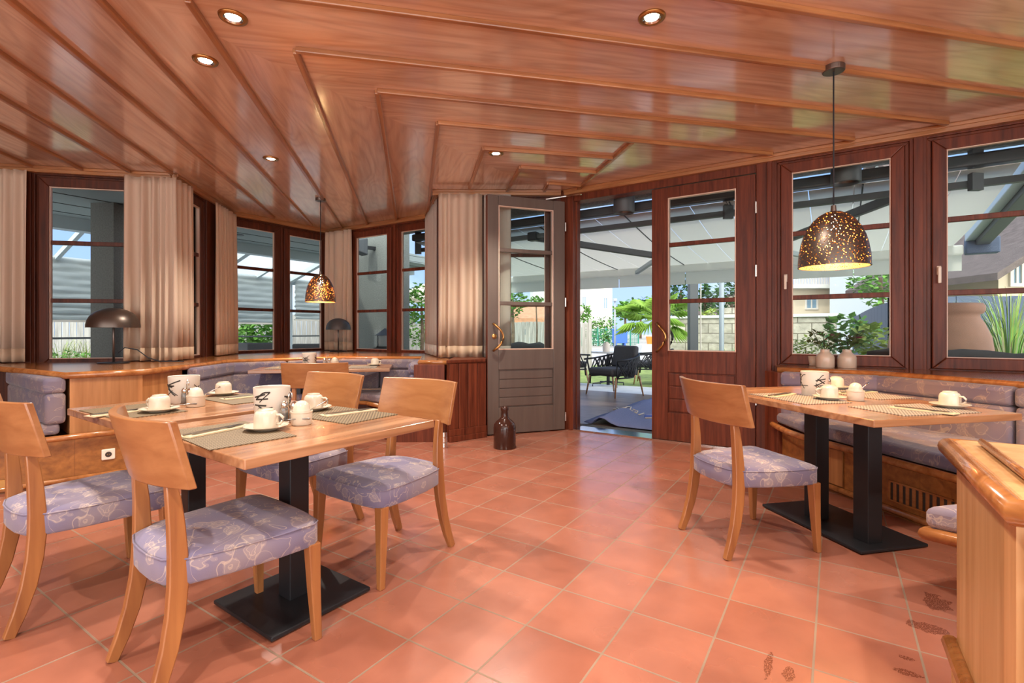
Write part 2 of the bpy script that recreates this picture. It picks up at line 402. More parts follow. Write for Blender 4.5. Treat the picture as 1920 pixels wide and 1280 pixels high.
# ------------------------------------------------------------------ room shell
ZC, SILL, RAIL = 2.79, 0.835, 0.36
WU = 5.235                                     # door wall lies at u = WU
_wB = Vector((-3.865, 6.83)); A0 = Vector((-6.4, 4.65)); A = Vector((-3.559, 5.228)); B = _wB; Cc = Vector((-2.986, 8.13)); Dd = Vector((-1.172, 7.02)); Ee = Vector((-.845, 5.83))
def door_pt(px):
    d = (px - 960) / FOC; Y = WU / (cu * d + su); return Vector((d * Y, Y))
Ff = door_pt(1056); Gg = door_pt(1450); Hh = U(WU, -3.1).to_2d()
ROOM = [(-6.4, -3.5), A0, A, B, Cc, Dd, Ee, Ff, Gg, Hh, (Hh.x, -3.5)]
gx, gy = .9659 * TILE, 9.196 * TILE
def to_local(p, o, a): 
    c, s_ = math.cos(-a), math.sin(-a); x, y = p[0] - o[0], p[1] - o[1]; return (x * c - y * s_, x * s_ + y * c)
def out_poly(poly, d):                          # push the plan outwards a little so walls stand on the slab
    cx = sum(p[0] for p in poly) / len(poly); cy = sum(p[1] for p in poly) / len(poly)
    return [(p[0] + d * (1 if p[0] > cx else -1) * .0, p[1]) for p in poly]
struct('floor', M().prism([to_local(p, (gx, gy), R(57)) for p in ROOM], -.12, 0.0), 'tiles', (gx, gy, 0), R(57), label='glossy square terracotta floor tiles')

# ceiling: two fields of wide ash boards meeting on a mitre
mi0 = Vector((-5.75, -3.5)); mi1 = Vector((.37, 5.86))
e5x = lambda x: Ee.y + (Ff.y - Ee.y) * (x - Ee.x) / (Ff.x - Ee.x)
left_field = [mi0, (-6.4, -3.5), A0, A, B, Cc, Dd, Ee, (mi1.x, e5x(mi1.x))]
right_field = [mi0, (mi1.x, e5x(mi1.x)), Ff, Gg, Hh, (Hh.x, -3.5)]
ceil_l = struct('ceiling', M().prism([to_local(p, (0, 0), R(101.5)) for p in left_field], ZC, ZC + .12), 'ceiling_wood', (0, 0, 0), R(101.5), label='glossy brown board ceiling field over the bay')
ceil_r = struct('ceiling', M().prism([to_local(p, (0, 0), R(11.9)) for p in right_field], ZC, ZC + .12), 'ceiling_wood', (0, 0, 0), R(11.9), label='glossy brown board ceiling field before the doors')
def strip(a, b, par, rot, ext0=0.0, ext1=0.0, w=.034):
    a, b = Vector(a[:2]), Vector(b[:2]); d = (b - a).normalized(); a = a - d * ext0; b = b + d * ext1; n = Vector((-d.y, d.x)) * w / 2
    q = [to_local(p, (0, 0), rot) for p in (a - n, b - n, b + n, a + n)]
    return M().prism(q, ZC - .03, ZC + .002).build('cover_strip', 'strip_wood', par, .006)
CZ = 2.772
def g2(x, y): return G(x, y, CZ).to_2d()
for (p, q, e0) in (((17, 0), (514, 408), 1.2), ((186, 0), (585, 423), .7), ((351, 0), (643, 430), 0), ((554, 97), (690, 425), 0), ((707, 173), (744, 417), 0), ((821, 232), (801, 406), 0),
                   ((907, 279), (880, 353), 0), ((976, 314), (951, 358), 0), ((1028, 344), (1020, 360), 0), ((0, 101), (322, 326), 3), ((0, 183), (242, 322), 3), ((0, 240), (155, 319), 3), ((0, 287), (66, 316), 3)):
    strip(g2(*p), g2(*q), ceil_l, R(101.5), e0)
for (p, q, e0, e1) in (((640, 10), (1920, 181), .8, .8), ((554, 95), (1777, 232), 0, 0), ((707, 172), (1601, 262), 0, 0), ((821, 231), (1448, 289), 0, 0), ((907, 279), (1151, 297), 0, 0),
                       ((976, 314), (1120, 324), 0, 0), ((1028, 344), (1092, 349), 0, 0), ((1377, 0), (1920, 89), 3, 1.5), ((1186, 267), (1080, 358), 0, 0)):
    strip(g2(*p), g2(*q), ceil_r, R(11.9), e0, e1)

WN = [0]; GZ = [.935, 2.60]; BARS = (1.455, 2.04)
def ring(m, x0, x1, z0, z1, w, y0, y1):
    """mitred frame: opening x0..x1, z0..z1, member width w outside it"""
    for (a, b, c, d) in (((x0, z0), (x1, z0), (x1 + w, z0 - w), (x0 - w, z0 - w)), ((x1, z0), (x1, z1), (x1 + w, z1 + w), (x1 + w, z0 - w)),
                         ((x1, z1), (x0, z1), (x0 - w, z1 + w), (x1 + w, z1 + w)), ((x0, z1), (x0, z0), (x0 - w, z0 - w), (x0 - w, z1 + w))):
        vs = [(p[0], y0, p[1]) for p in (a, b, c, d)] + [(p[0], y1, p[1]) for p in (a, b, c, d)]
        m.add(vs, [(0, 1, 2, 3), (7, 6, 5, 4), (0, 4, 5, 1), (1, 5, 6, 2), (2, 6, 7, 3), (3, 7, 4, 0)])
    return m
def window(P, th, g0, g1, wood_m, handle=None, label=None):
    WN[0] += 1
    o = thing('window_%d' % WN[0], label or 'casement window with three panes in brown wood frame', None, (P[0], P[1], 0), th, kind='structure')
    ring(M(), g0 - .095, g1 + .095, GZ[0] - .088, GZ[1] + .088, .028, .012, .115).build('window_frame', wood_m, o, .004)
    sash = ring(M(), g0, g1, GZ[0], GZ[1], .092, -.012, .05)
    sash.build('sash', wood_m, o, .008)
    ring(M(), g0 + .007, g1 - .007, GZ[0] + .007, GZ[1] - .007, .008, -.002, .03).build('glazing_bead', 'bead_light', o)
    for z in BARS: M().box(g0 - .004, g1 + .004, .004, .046, z - .021, z + .021).build('glazing_bar', wood_m, o, .004)
    M().box(g0 - .006, g1 + .006, .024, .028, GZ[0] - .006, GZ[1] + .006).build('pane', 'glass', o)
    if handle is not None:
        h = M().box(handle - .014, handle + .014, -.026, -.012, 1.60, 1.67).build('handle', 'plastic_white', o, .004)
        M().box(handle - .011, handle + .011, -.056, -.024, 1.64, 1.66).box(handle - .011, handle + .011, -.062, -.044, 1.53, 1.66).build('handle_lever', 'plastic_white', h, .005)
    return o
def wall(name, P, Q, wins, wood_m='red_wood', base_m=None, z0=0.0, handles=(), ends=(0, 0), labels=()):
    """wall with wainscot below the sill, posts between windows and a header above them; local y points outdoors"""
    th = ang(P, Q); L = dist(P, Q); w = M()
    o0, o1 = GZ[0] - .116, GZ[1] + .116
    w.box(0, L, .0, .14, o1, ZC + .02)
    xs = [-ends[0]]
    for a, b in wins: xs += [a - .123, b + .123]
    xs += [L + ends[1]]
    for i in range(0, len(xs), 2):
        if xs[i + 1] - xs[i] > .01:
            w.box(xs[i], xs[i + 1], -.004, .14, o0, ZC + .02)
            if xs[i + 1] - xs[i] > .09: w.box(xs[i] + .025, xs[i + 1] - .025, -.022, .0, o0, ZC - .02)
    struct(name, w, wood_m, (P[0], P[1], 0), th, .004)
    struct(name.replace('wall_', 'wall_') + '_base', M().box(-ends[0], L + ends[1], .0, .2, z0, o0), base_m or wood_m, (P[0], P[1], 0), th)
    for i, (a, b) in enumerate(wins): window(P, th, a, b, wood_m, handles[i] if i < len(handles) else None, labels[i] if i < len(labels) else None)
    return th
def S_(px, P, Q): return s_on(px, P, Q)
GZ[0] = .868
wall('wall_left', A0, A, [(S_(-150, A0, A), S_(-20, A0, A)), (S_(93, A0, A), S_(243, A0, A))], 'dark_wood')
wall('wall_bay_left', A, B, [(S_(334, A, B), S_(374, A, B))], 'dark_wood', ends=(.03, .03))
wall('wall_bay_back', B, Cc, [(S_(432, B, Cc), S_(514, B, Cc)), (S_(543, B, Cc), S_(602, B, Cc))], 'dark_wood', ends=(.02, .0))
wall('wall_bay_right', Cc, Dd, [(S_(669, Cc, Dd), S_(726, Cc, Dd)), (S_(753, Cc, Dd), S_(804, Cc, Dd))], 'red_wood', ends=(0, .0))
wall('wall_bay_return', Dd, Ee, [], 'dark_wood', ends=(0, .0))
wall('wall_front', Ee, Ff, [(S_(912, Ee, Ff), S_(1022, Ee, Ff))], 'dark_wood', ends=(.02, -.02))
GZ[0] = .935
# door wall: jamb, transom, then the window wall on the same line
P0, Q0 = Ff, Hh; th_d = ang(P0, Q0)
sJ0, sJ1, sD, sE = S_(1058, P0, Q0), S_(1076, P0, Q0), S_(1222, P0, Q0), S_(1418, P0, Q0); sG = S_(1452, P0, Q0)
DT = 2.655
w = M().box(-.03, sJ1, -.02, .16, 0, ZC + .02).box(sE, sG, -.01, .16, 0, ZC + .02).box(sJ1, sE, .0, .16, DT, ZC + .02)
w.box(sJ1 - .012, sJ1 + .012, .06, .15, 0, DT).box(sG - .06, sG - .02, -.035, .0, 0, ZC)
struct('wall_door', w, 'red_wood', (P0.x, P0.y, 0), th_d, .005)
struct('trim_1', M().box(sJ1, sE, -.02, .22, -.02, .012), 'chrome', (P0.x, P0.y, 0), th_d, label='metal door threshold')
Lw = dist(Gg, Hh)
g80, g81 = S_(1485, Gg, Hh), S_(1670, Gg, Hh); g90 = S_(1775, Gg, Hh)
wall('wall_right', Gg, Hh, [(g80, g81), (g90, g90 + (g81 - g80)), (g90 * 2 - g80 + .0, g90 * 2 - g80 + (g81 - g80))], 'red_wood', ends=(0, 0), handles=[g80 - .05, g90 - .05])
struct('wall_side', M().box(0, .15, -3.5, Hh.y, 0, ZC + .1), 'panel_wood', (Hh.x, 0, 0))
struct('wall_far_left', M().box(-.15, 0, -3.5, A0.y, 0, ZC + .1), 'panel_wood', (A0.x, 0, 0))

# cornice strips where ceiling meets the walls
TR = [1]
def cornice(P, Q, e0=0., e1=0.):
    TR[0] += 1
    L = dist(P, Q)
    struct('trim_%d' % TR[0], M().box(-e0, L + e1, -.05, .0, ZC - .062, ZC).box(-e0, L + e1, -.062, -.05, ZC - .03, ZC), 'strip_wood', (P[0], P[1], 0), ang(P, Q), .006, label='brown cornice strip under the ceiling edge')
for a, b, x, y in ((A0, A, 0, 0), (A, B, .04, 0), (B, Cc, -.03, -.03), (Cc, Dd, -.03, 0), (Ee, Ff, .08, -.03), (Ff, Hh, -.03, 0), (Dd, Ee, 0, .02)): cornice(a, b, x, y)

# ------------------------------------------------------------------ doors
def door(n, loc, rz, W, Htop, stile, glass, mt, label, boards, handle_x, both=False, rail=.0):
    """leaf in local x 0..W, room side is -y"""
    o = thing('door_%d' % n, label, None, loc, rz, kind='structure'); z0 = .012; g0, g1 = glass; T = .06
    f = M().box(0, g0, 0, T, z0, Htop).box(g1, W, 0, T, z0, Htop).box(g0, g1, 0, T, 2.535, Htop).box(g0, g1, 0, T, .72, .94).box(g0, g1, 0, T, z0, .30)
    f.build('door_frame', mt, o, .005)
    M().box(g0, g1, .02, T - .01, .30, .72).build('panel_back', mt, o)
    nb = boards
    for i in range(nb):
        a = .31 + i * .40 / nb; M().box(g0 + .012, g1 - .012, .008, .03, a + .003, a + .40 / nb - .003).build('panel_board', mt, o, .006)
    for z in (1.455, 2.045): M().box(g0, g1, .006, T - .006, z - .021, z + .021).build('glazing_bar', mt, o, .005)
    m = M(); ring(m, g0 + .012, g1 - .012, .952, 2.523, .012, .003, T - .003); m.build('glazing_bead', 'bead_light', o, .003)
    M().box(g0, g1, .026, .031, .94, 2.535).build('pane', 'glass', o)
    def grip(y, sgn, mat_, hx):
        pts = [(hx - sgn * .0, y + (.0 if k in (0, 12) else -.0), 0) for k in range(13)]
        pts = []
        for k in range(13):
            t = k / 12; a = math.sin(t * math.pi); pts.append((hx + sgn * (.105 * a - .02), y * (.35 + .65 * min(1, a * 2.2)), .93 + .30 * t))
        M().tube(pts, .0125, 10).build('door_handle', mat_, o, smooth=True)
    grip(-.065, handle_x[1], 'brass', handle_x[0])
    if both: grip(.125, handle_x[1], 'black_metal', handle_x[0] + .02)
    return o
# grey inner face of the leaf standing open, hinged on the jamb
hi = G(1059, 804.6, .01).to_2d(); fr = G(914.5, 815.6, .01).to_2d()
W1 = dist(fr, hi); an = ang(fr, hi)
sx = lambda px: S_(px, fr, hi)
d1 = door(1, (fr.x, fr.y, 0), an, W1, 2.645, .13, (sx(935), sx(1038)), 'grey_door_paint', 'grey painted door leaf standing open into the room, brass bow handle', 4, (.075, 1))
M().lathe([(.0, 0), (.028, 0), (.028, .006), (.018, .012), (.0, .014)], 16).build('lock_rose', 'brass', d1).matrix_local = Matrix.Translation((.075, 0, 1.09)) @ Matrix.Rotation(R(90), 4, 'X')
M().box(-.006, .0, .004, .056, .02, 2.64).build('edge_strip', 'red_wood', d1)
for z in (.16, 1.48, 2.35): M().lathe([(.011, -.05), (.011, .05)], 10, (W1 + .008, -.006, z)).build('hinge', 'chrome', d1)
# red-brown leaf, shut
lp = U(WU, 0).to_2d(); Pd = Vector((P0.x, P0.y)); dv = (Hh - Ff).normalized(); d0 = Pd + dv * (sD - .0)
s2 = lambda px: S_(px, P0, Q0) - sD
d2 = door(2, (d0.x, d0.y, 0), th_d, sE - sD - .006, 2.645, .13, (s2(1252), s2(1380)), 'red_wood', 'reddish brown glazed door leaf, shut, brass bow handle', 3, (s2(1236) - .0, 1), both=True)
for z in (1.72, 2.32, .5): M().lathe([(.012, -.055), (.012, .055)], 10, (sE - sD, -.012, z)).build('hinge', 'chrome', d2)
# closer arm between the jamb head and the open leaf
a = G(1024, 371.5, 2.69); c0 = G(1062, 366.5, 2.70)
tag(M().bar((a.x, a.y, 2.675), (c0.x, c0.y, 2.69), .022, .012).bar((c0.x, c0.y, 2.69), (c0.x + .16, c0.y - .10, 2.69), .022, .012).build('door_closer_arm', 'chrome', None), 'thin steel door closer arm above the open grey door', 'door closer')

# ------------------------------------------------------------------ sills (solid boxes under the windows up to the bench backs)
def P2(px, py, z): return G(px, py, z).to_2d()
# front edges of the sills
sl0 = Vector((-4.9, 4.62)) ; sl1 = P2(124, 698.5, SILL); sl2 = P2(270, 692, SILL); sl3 = Vector((-3.03, 4.62)); sl4 = Vector((-3.10, 5.40)); sl5 = Vector((-2.12, 6.10)); sl6 = Vector((-1.10, 6.12)); sl7 = P2(842, 675.5, SILL) 
sl8 = Vector((Ff.x - .95, 5.60))
def insetp(P, Q, d):
    n = Vector((-(Q - P).y, (Q - P).x)).normalized(); return n * -d
SB = [A0 + Vector((0, -.02)), A + Vector((-.01, -.02)), B + Vector((.01, -.0)), Cc + Vector((0, -.012)), Dd + Vector((-.008, -.01)), Ee + Vector((-.02, -.004))]
left_sill = [(A0.x + .01, 4.60), sl0, sl1, sl2, sl3, sl4, sl5, sl6, Vector((-.98, 5.30)), P2(842, 676, SILL), Vector((-.72, 5.79)), Ee, Dd, Cc, B, A, A0]
struct('trim_20', M().prism(left_sill, SILL - .035, SILL), 'sill_wood', bevel=.012, seg=3, label='brown wooden windowsill of the bay and left window')
edge = [Vector((A0.x + .01, 4.60)), sl0, sl1, sl2, sl3, sl4, sl5, sl6, Vector((-.98, 5.30)), P2(842, 676, SILL)]
struct('trim_21', M().tube([(p[0], p[1], SILL - .022) for p in edge], .026, 10), 'sill_wood', smooth=True, label='rounded front edge of the bay windowsill')
rs = [Gg + dv * .02, Vector((2.315, 4.32)), P2(1655, 696, SILL), P2(1920, 716, SILL)]
rs[1] = P2(1458, 688.5, SILL)
dxx = (rs[3] - rs[2]).normalized(); rs.append(rs[3] + dxx * .9)
struct('trim_22', M().prism(rs + [Vector((Hh.x - .02, rs[4].y)), Hh], SILL - .035, SILL), 'sill_wood', bevel=.012, seg=3, label='brown wooden windowsill under the right windows')
struct('trim_23', M().tube([(p[0], p[1], SILL - .022) for p in rs[1:]], .026, 10), 'sill_wood', smooth=True, label='rounded front edge of the right windowsill')
# wainscot of the bay return and the panel wall beside the door
pw0 = G(841, 829).to_2d(); pw1 = Vector((fr.x - .02, 5.40))
ws = M(); Lp = dist(pw0, pw1); 
ws.box(0, Lp, 0, .04, .0, SILL - .0); struct('wall_panel', ws, 'red_wood', (pw0.x, pw0.y, 0), ang(pw0, pw1))
pb = M(); k = 4
for i in range(k): pb.box(i * Lp / k + .004, (i + 1) * Lp / k - .004, -.012, .0, .13, SILL - .03)
pb.box(0, Lp, -.02, 0, .06, .13).box(0, Lp, -.028, 0, 0, .06)
struct('trim_24', pb, 'red_wood', (pw0.x, pw0.y, 0), ang(pw0, pw1), .004, label='dark red wainscot boards beside the open door')
struct('trim_25', M().prism([pw0 + Vector((-.02, -.03)), pw1 + Vector((0, -.03)), Vector((pw1.x, Ee.y + .05)), Ee + Vector((.0, .05)), Vector((pw0.x - .02, Ee.y))], SILL - .02, SILL + .012), 'red_wood', bevel=.006, label='dark ledge over the wainscot beside the open door')
# ------------------------------------------------------------------ benches
def V2(*p): return Vector(p)
def offs(P, Q, d):                               # offset a segment to its right-hand side when walking P -> Q
    t = (Q - P).normalized(); n = Vector((t.y, -t.x)); return P + n * d, Q + n * d
def cushion_back(par, P, Q, t=.10, z0=.43, z1=.805, mat='bench_fabric', trim=.006):
    """upright cushion in front of P->Q (front on the right-hand side), with a roll along its top"""
    d = (Q - P).normalized(); n = Vector((d.y, -d.x)); P = P + d * trim; Q = Q - d * trim; m = M()
    def bx(z_0, z_1, t0, t1):
        a, b, c, e_ = P + n * t0, Q + n * t0, Q + n * t1, P + n * t1; m.prism([a, b, c, e_], z_0, z_1)
    bx(z0, z1 - .115, .0, t); bx(z1 - .118, z1, .0, t + .012)
    o = m.build('back_cushion', mat, par, .028, seg=3); auto_smooth(o, 60); return o
def cushion_seat(par, poly, z0=.372, z1=.455, mat='bench_fabric'):
    o = M().prism(poly, z0, z1).build('seat_cushion', mat, par, .026, seg=3); auto_smooth(o, 60); return o
def rail(par, pts, z, r=.024, name='seat_rail'):
    return M().tube([(p[0], p[1], z) for p in pts], r, 10).build(name, 'sill_wood', par, smooth=True)

bl = thing('corner_bench', 'upholstered corner bench on panelled plinth at the left edge, under the left window', 'bench')
r0, r1, r2 = V2(-4.45, 2.60), V2(-3.32, 3.70), V2(-2.99, 4.03)
M().prism([r0 + V2(-.04, .05), r1 + V2(-.04, .05), r2 + V2(-.03, .04), V2(-3.06, 4.6), V2(-3.6, 4.58), V2(-4.9, 4.58)], 0, RAIL - .03).build('base_panel', 'plinth_wood', bl)
rail(bl, [r0, r1, r2], RAIL - .005, .022)
rail(bl, [r0 + V2(-.035, .045), r2 + V2(-.025, .035)], .03, .02, 'foot_moulding')
cushion_seat(bl, [r0 + V2(.02, .02) + V2(-.03, .03), r1 + V2(-.06, .02), sl1 + V2(-.05, .0), V2(-4.9, 4.56)], .375, .46)
cushion_back(bl, V2(-4.40, 4.50), sl1 + V2(.01, -.005), .12, .455, .80)
cb = tag(M().prism([sl1 + V2(.0, .03), sl2 + V2(-.02, .01), sl3 + V2(-.02, -.02), V2(-3.4, 4.86), V2(-4.3, 4.58)], RAIL, SILL - .036).build('window_cabinet', 'panel_wood', None), 'light brown boarded box below the windowsill beside the left table lamp', 'cabinet')

bb = thing('bay_bench', 'U-shaped upholstered bench lining the bay behind the bay table', 'bench')
inn = [V2(-2.60, 4.60), V2(-2.64, 5.16), V2(-2.02, 5.56), V2(-1.62, 5.50), V2(-1.30, 5.17)]
outr = [V2(-.99, 5.17), V2(-1.06, 5.30), sl6 + V2(.0, -.02), sl5 + V2(0, -.02), sl4 + V2(.02, -.02), sl3 + V2(.02, .02)]
M().prism([inn[0] + V2(-.06, 0), inn[1] + V2(-.06, .04), inn[2] + V2(0, .06), inn[3] + V2(.02, .06), inn[4] + V2(.03, .03)] + outr, 0, RAIL - .03).build('base_panel', 'dark_wood', bb)
rail(bb, inn, RAIL - .005); cushion_seat(bb, [p for p in inn] + outr, .375, .46)
for p, q in ((sl3, sl4), (sl4, sl4.lerp(sl5, .5)), (sl4.lerp(sl5, .5), sl5), (sl5, sl5.lerp(sl6, .5)), (sl5.lerp(sl6, .5), sl6), (sl6, V2(-.985, 5.26))):
    cushion_back(bb, p, q, .10)
M().prism([V2(-1.28, 5.13), V2(-.70, 5.15), V2(-.70, 5.20), V2(-1.28, 5.18)], 0, RAIL - .03).build('end_panel', 'red_wood', bb)
M().prism([V2(-1.02, 5.16), V2(-.70, 5.16), V2(-.70, 5.30), V2(-.98, 5.30)], RAIL, SILL - .036).build('arm_panel', 'red_wood', bb, .005)

br_ = thing('window_bench', 'upholstered bench along the right windows behind the right table', 'bench')
q0, q1, q2, q3 = V2(2.215, 4.22), V2(2.175, 3.74), V2(2.40, 2.60), V2(2.52, 2.10)
M().prism([q0 + V2(.06, 0), q1 + V2(.075, .02), q2 + V2(.08, .0), q3 + V2(.08, 0), V2(3.3, 2.1), rs[4], rs[3], rs[2], rs[1]], 0, RAIL - .03).build('base_panel', 'plinth_wood', br_)
rail(br_, [q0 + V2(.0, .02), q0, q1 + V2(-.01, .15), q1, q2, q3], RAIL - .005)
rail(br_, [q1 + V2(.065, .02), q2 + V2(.07, .0), q3 + V2(.07, 0)], .035, .022, 'foot_moulding')
cushion_seat(br_, [q0 + V2(.02, -.02), q1 + V2(.02, -.0), q2 + V2(.02, 0), q3 + V2(.02, 0), V2(3.3, 2.1), rs[4], rs[3], rs[2], rs[1]], .375, .46)
for p, q in ((rs[1] + V2(.02, -.02), rs[2]), (rs[2], rs[3]), (rs[3], rs[4])): cushion_back(br_, p, q, .11)
M().prism([rs[1] + V2(-.055, -.10), rs[1] + V2(-.005, -.11), rs[1] + V2(.0, .10), rs[1] + V2(-.06, .10)], 0, SILL - .036).build('end_panel', 'red_wood', br_, .004)
def on_base(t, z): p = (q1 + V2(.075, .02)).lerp(q2 + V2(.08, 0), t); return Vector((p.x, p.y, z))
bd = (q2 + V2(.005, -.02) - q1).normalized(); ba = math.atan2(bd.y, bd.x)
def base_t(px):
    a, b = q1 + V2(.075, .02), q2 + V2(.08, 0); return s_on(px, a, b) / dist(a, b)
t0, t1 = base_t(1668), base_t(1790)
vt = M(); LV = (on_base(t1, 0) - on_base(t0, 0)).length
vt.box(0, LV, -.012, .0, .205, .215).box(0, LV, -.012, 0, .085, .095).box(0, .01, -.012, 0, .085, .215)
for i in range(10): vt.box(.03 + i * .04, .05 + i * .04, -.008, .0, .095, .205)
vo = vt.build('vent_grille', 'sill_wood', br_); vo.location = on_base(t0, 0); vo.rotation_euler = (0, 0, ba)
vb = M().box(.01, LV, -.003, .001, .095, .205).build('vent_opening', 'socket_hole', br_); vb.location = on_base(t0, 0); vb.rotation_euler = (0, 0, ba)
t0, t1 = base_t(1553), base_t(1582); LD = (on_base(t1, 0) - on_base(t0, 0)).length
dp = M().box(0, LD, -.012, .0, .06, RAIL - .05).build('access_panel', 'panel_wood', br_, .004); dp.location = on_base(t0, 0); dp.rotation_euler = (0, 0, ba)

def socket(loc, rz, label):
    t = thing('wall_socket', label, 'socket', loc, rz, 'white wall sockets')
    M().box(-.042, .042, -.012, 0, -.042, .042).build('cover_plate', 'plastic_white', t, .006)
    h = M().lathe([(.021, 0), (.021, .002), (.0, .0021)], 20).build('socket_well', 'socket_hole', t); h.location = (0, -.0125, 0); h.rotation_euler = (R(90), 0, 0)
    g = M().box(-.008, -.004, -.015, -.0145, -.003, .003).box(.004, .008, -.015, -.0145, -.003, .003).build('contact_hole', 'brass', t)
pb_ = base_t(1546); p = on_base(pb_, .16); socket((p.x, p.y, .19), ba, 'white wall socket in the bench base behind the right table legs')
bl_d = (r2 - r0).normalized(); pl0, pl1 = r0 + V2(-.04, .05), r2 + V2(-.03, .04); sS = s_on(203, pl0, pl1); ps = pl0 + (pl1 - pl0).normalized() * sS
socket((ps.x, ps.y, Zat(851, ps.y)), ang(pl0, pl1), 'white wall socket in the plinth left of the front table')
pv = pl0 + (pl1 - pl0).normalized() * s_on(8, pl0, pl1)
vg = tag(M().box(-.10, .06, -.012, 0, .04, .10).build('floor_vent', 'brass', None, .004), 'small ornate brass vent at the foot of the left bench', 'vent'); vg.location = (pv.x, pv.y, 0); vg.rotation_euler = (0, 0, ang(pl0, pl1))

bs = thing('end_bench', 'short upholstered bench end beside the wooden divider at the right edge', 'bench')
c0 = V2(1.625, 1.955); c1 = c0 + V2(.42, -.45); c2 = c1 + V2(.6, .1); c3 = c0 + V2(.62, .15)
rail(bs, [c3, c0, c1], RAIL - .005, .026); cushion_seat(bs, [c0 + V2(-.01, .0), c1 + V2(.02, .02), c2, c3], .375, .465, 'floral_fabric')
M().prism([c0 + V2(.33, -.06), c1 + V2(.12, .08), c2, c3], 0, RAIL - .03).build('base_panel', 'plinth_wood', bs)

kd = thing('room_divider', 'light wooden half-height divider with rounded top edge at the right foreground', 'divider')
Kn, Kf = V2(.945, .945), P2(1762, 819, SILL); ku = (Kf - Kn).normalized(); kv = V2(ku.y, -ku.x)
ins = .035
Kf = Kf + kv * .024; Kn = Kn + kv * .012; ins = .012
body = [Kn + ku * .06 + kv * ins, Kf - ku * ins + kv * ins, Kf - ku * ins + kv * .75, Kn + ku * .06 + kv * .75]
M().prism(body, 0, SILL - .05).build('body', 'divider_wood', kd)
top = [Kn, Kf, Kf + kv * .78, Kn + kv * .78]
M().prism(top, SILL - .05, SILL).build('top_board', 'divider_wood', kd, .02, seg=3)
M().tube([(p[0], p[1], SILL - .028) for p in (Kf + kv * .3, Kf + ku * .004 - kv * .004, Kn - ku * .004 - kv * .004, Kn + kv * .4)], .026, 12).build('edge_moulding', 'sill_wood', kd, smooth=True)
m0, m1 = P2(1841, 828, SILL + .012), P2(1920, 888, SILL + .012); md = (m1 - m0).normalized()
M().prism([m0, m0 + md * .6, m0 + md * .6 + kv * .5, m0 + kv * .5], SILL, SILL + .014).build('raised_board', 'divider_wood', kd, .005)
M().tube([(p[0], p[1], SILL + .012) for p in (m0, m0 + md * .6)], .009, 8).build('board_edge', 'sill_wood', kd, smooth=True)
M().tube([(p[0], p[1], .235) for p in (Kf + kv * ins - ku * (ins - .01) - kv * .012, Kn + kv * ins + ku * ins - kv * .012)], .022, 10).build('foot_moulding', 'sill_wood', kd, smooth=True)
M().prism([body[0] - kv * .012, body[1] - kv * .012, body[1], body[0]], 0, .225).build('plinth', 'divider_wood', kd)
cp, cq = Kn + kv * .02 + ku * .058, Kn + kv * .7 + ku * .058
cushion_back(kd, cp, cq, .05, .42, .76, 'floral_fabric')

# ------------------------------------------------------------------ chairs (local +y is the way the sitter faces)
def make_chair(label, loc, rz):
    t = thing('dining_chair', label, 'chair', loc, rz, 'beech dining chairs with floral seats')
    # seat outline: square front, rounded narrower back
    half = [(.0, .262), (.12, .26), (.225, .248), (.246, .225), (.247, .10), (.232, -.06), (.205, -.17), (.15, -.228), (.075, -.245), (.0, -.248)]
    outl = half + [(-x, y) for x, y in half[-2:0:-1]]
    def lp(z, ins):
        L = []
        for x, y in outl: r = math.hypot(x, y); k = max(0., 1 - ins / r); L.append((x * k, y * k, z))
        return L
    o = M().loops([lp(.352, .02), lp(.354, .006), lp(.362, .0), lp(.428, .0), lp(.444, .008), lp(.452, .03), lp(.462, .08), lp(.467, .15), lp(.468, .22)]).build('seat', 'floral_fabric', t); auto_smooth(o, 50)
    M().tube([(x * 1.002, y * 1.002, .436) for x, y in outl], .003, 6, closed=True).build('piping', 'floral_fabric', o, smooth=True)
    n = 18; L = []
    H0, H1 = .668, .882
    def face(y_off, i, z):
        x = -.27 + .54 * i / n; lean = -.055 * (z - H0) / (H1 - H0); return (x, -.264 + .062 * (x / .25) ** 2 + lean + y_off, z - (.0 if z > .8 else -.012 * (1 - (x / .25) ** 2) * 0))
    loops = []
    for i in range(n + 1):
        loops.append([face(0, i, H0), face(.024, i, H0), face(.024, i, H1), face(0, i, H1)])
    b = M().loops(loops).build('backrest', 'chair_wood', t, .004); auto_smooth(b, 35)
    for sx_ in (-1, 1):
        m = M(); L = []
        for (z, k, y, w_) in ((.362, .226, .226, .046), (.2, .229, .231, .038), (0, .236, .24, .028)):
            L.append([(sx_ * k + a * w_ / 2, y + b2 * w_ / 2, z) for a, b2 in ((-1, -1), (1, -1), (1, 1), (-1, 1))])
        m.loops(L).build('leg', 'chair_leg_wood', t, .004)
        zs = [0, .08, .17, .27, .36, .45, .55, .62, .68]; ys = [-.278, -.248, -.222, -.204, -.196, -.195, -.199, -.205, -.213]; xs = [.200, .196, .192, .188, .184, .180, .175, .172, .170]
        pts = [(sx_ * x, y, z) for x, y, z in zip(xs, ys, zs)]
        q = M().sweep_rect(pts, [.028, .03, .032, .033, .034, .034, .033, .032, .03], [.034, .042, .048, .052, .054, .052, .046, .04, .03]).build('leg', 'chair_leg_wood', t, .004); auto_smooth(q, 40)
    return t
ch0 = make_chair('beech chair nearest the camera, back turned, at the front table', (-1.063, 1.821, 0), R(51 - 90))
GRP = 'beech dining chairs with floral seats'
dup(ch0, (-1.885, 2.20, 0), R(55 - 90), 'beech chair cut off by the left edge of the photo, at the left table')
dup(ch0, (-.645, 2.545, 0), R(56 + 90), 'beech chair across the front table, its whole floral seat and front in view')
dup(ch0, (-1.245, 2.93, 0), R(56 + 90), 'beech chair across the left table, seat mostly hidden behind the front table')
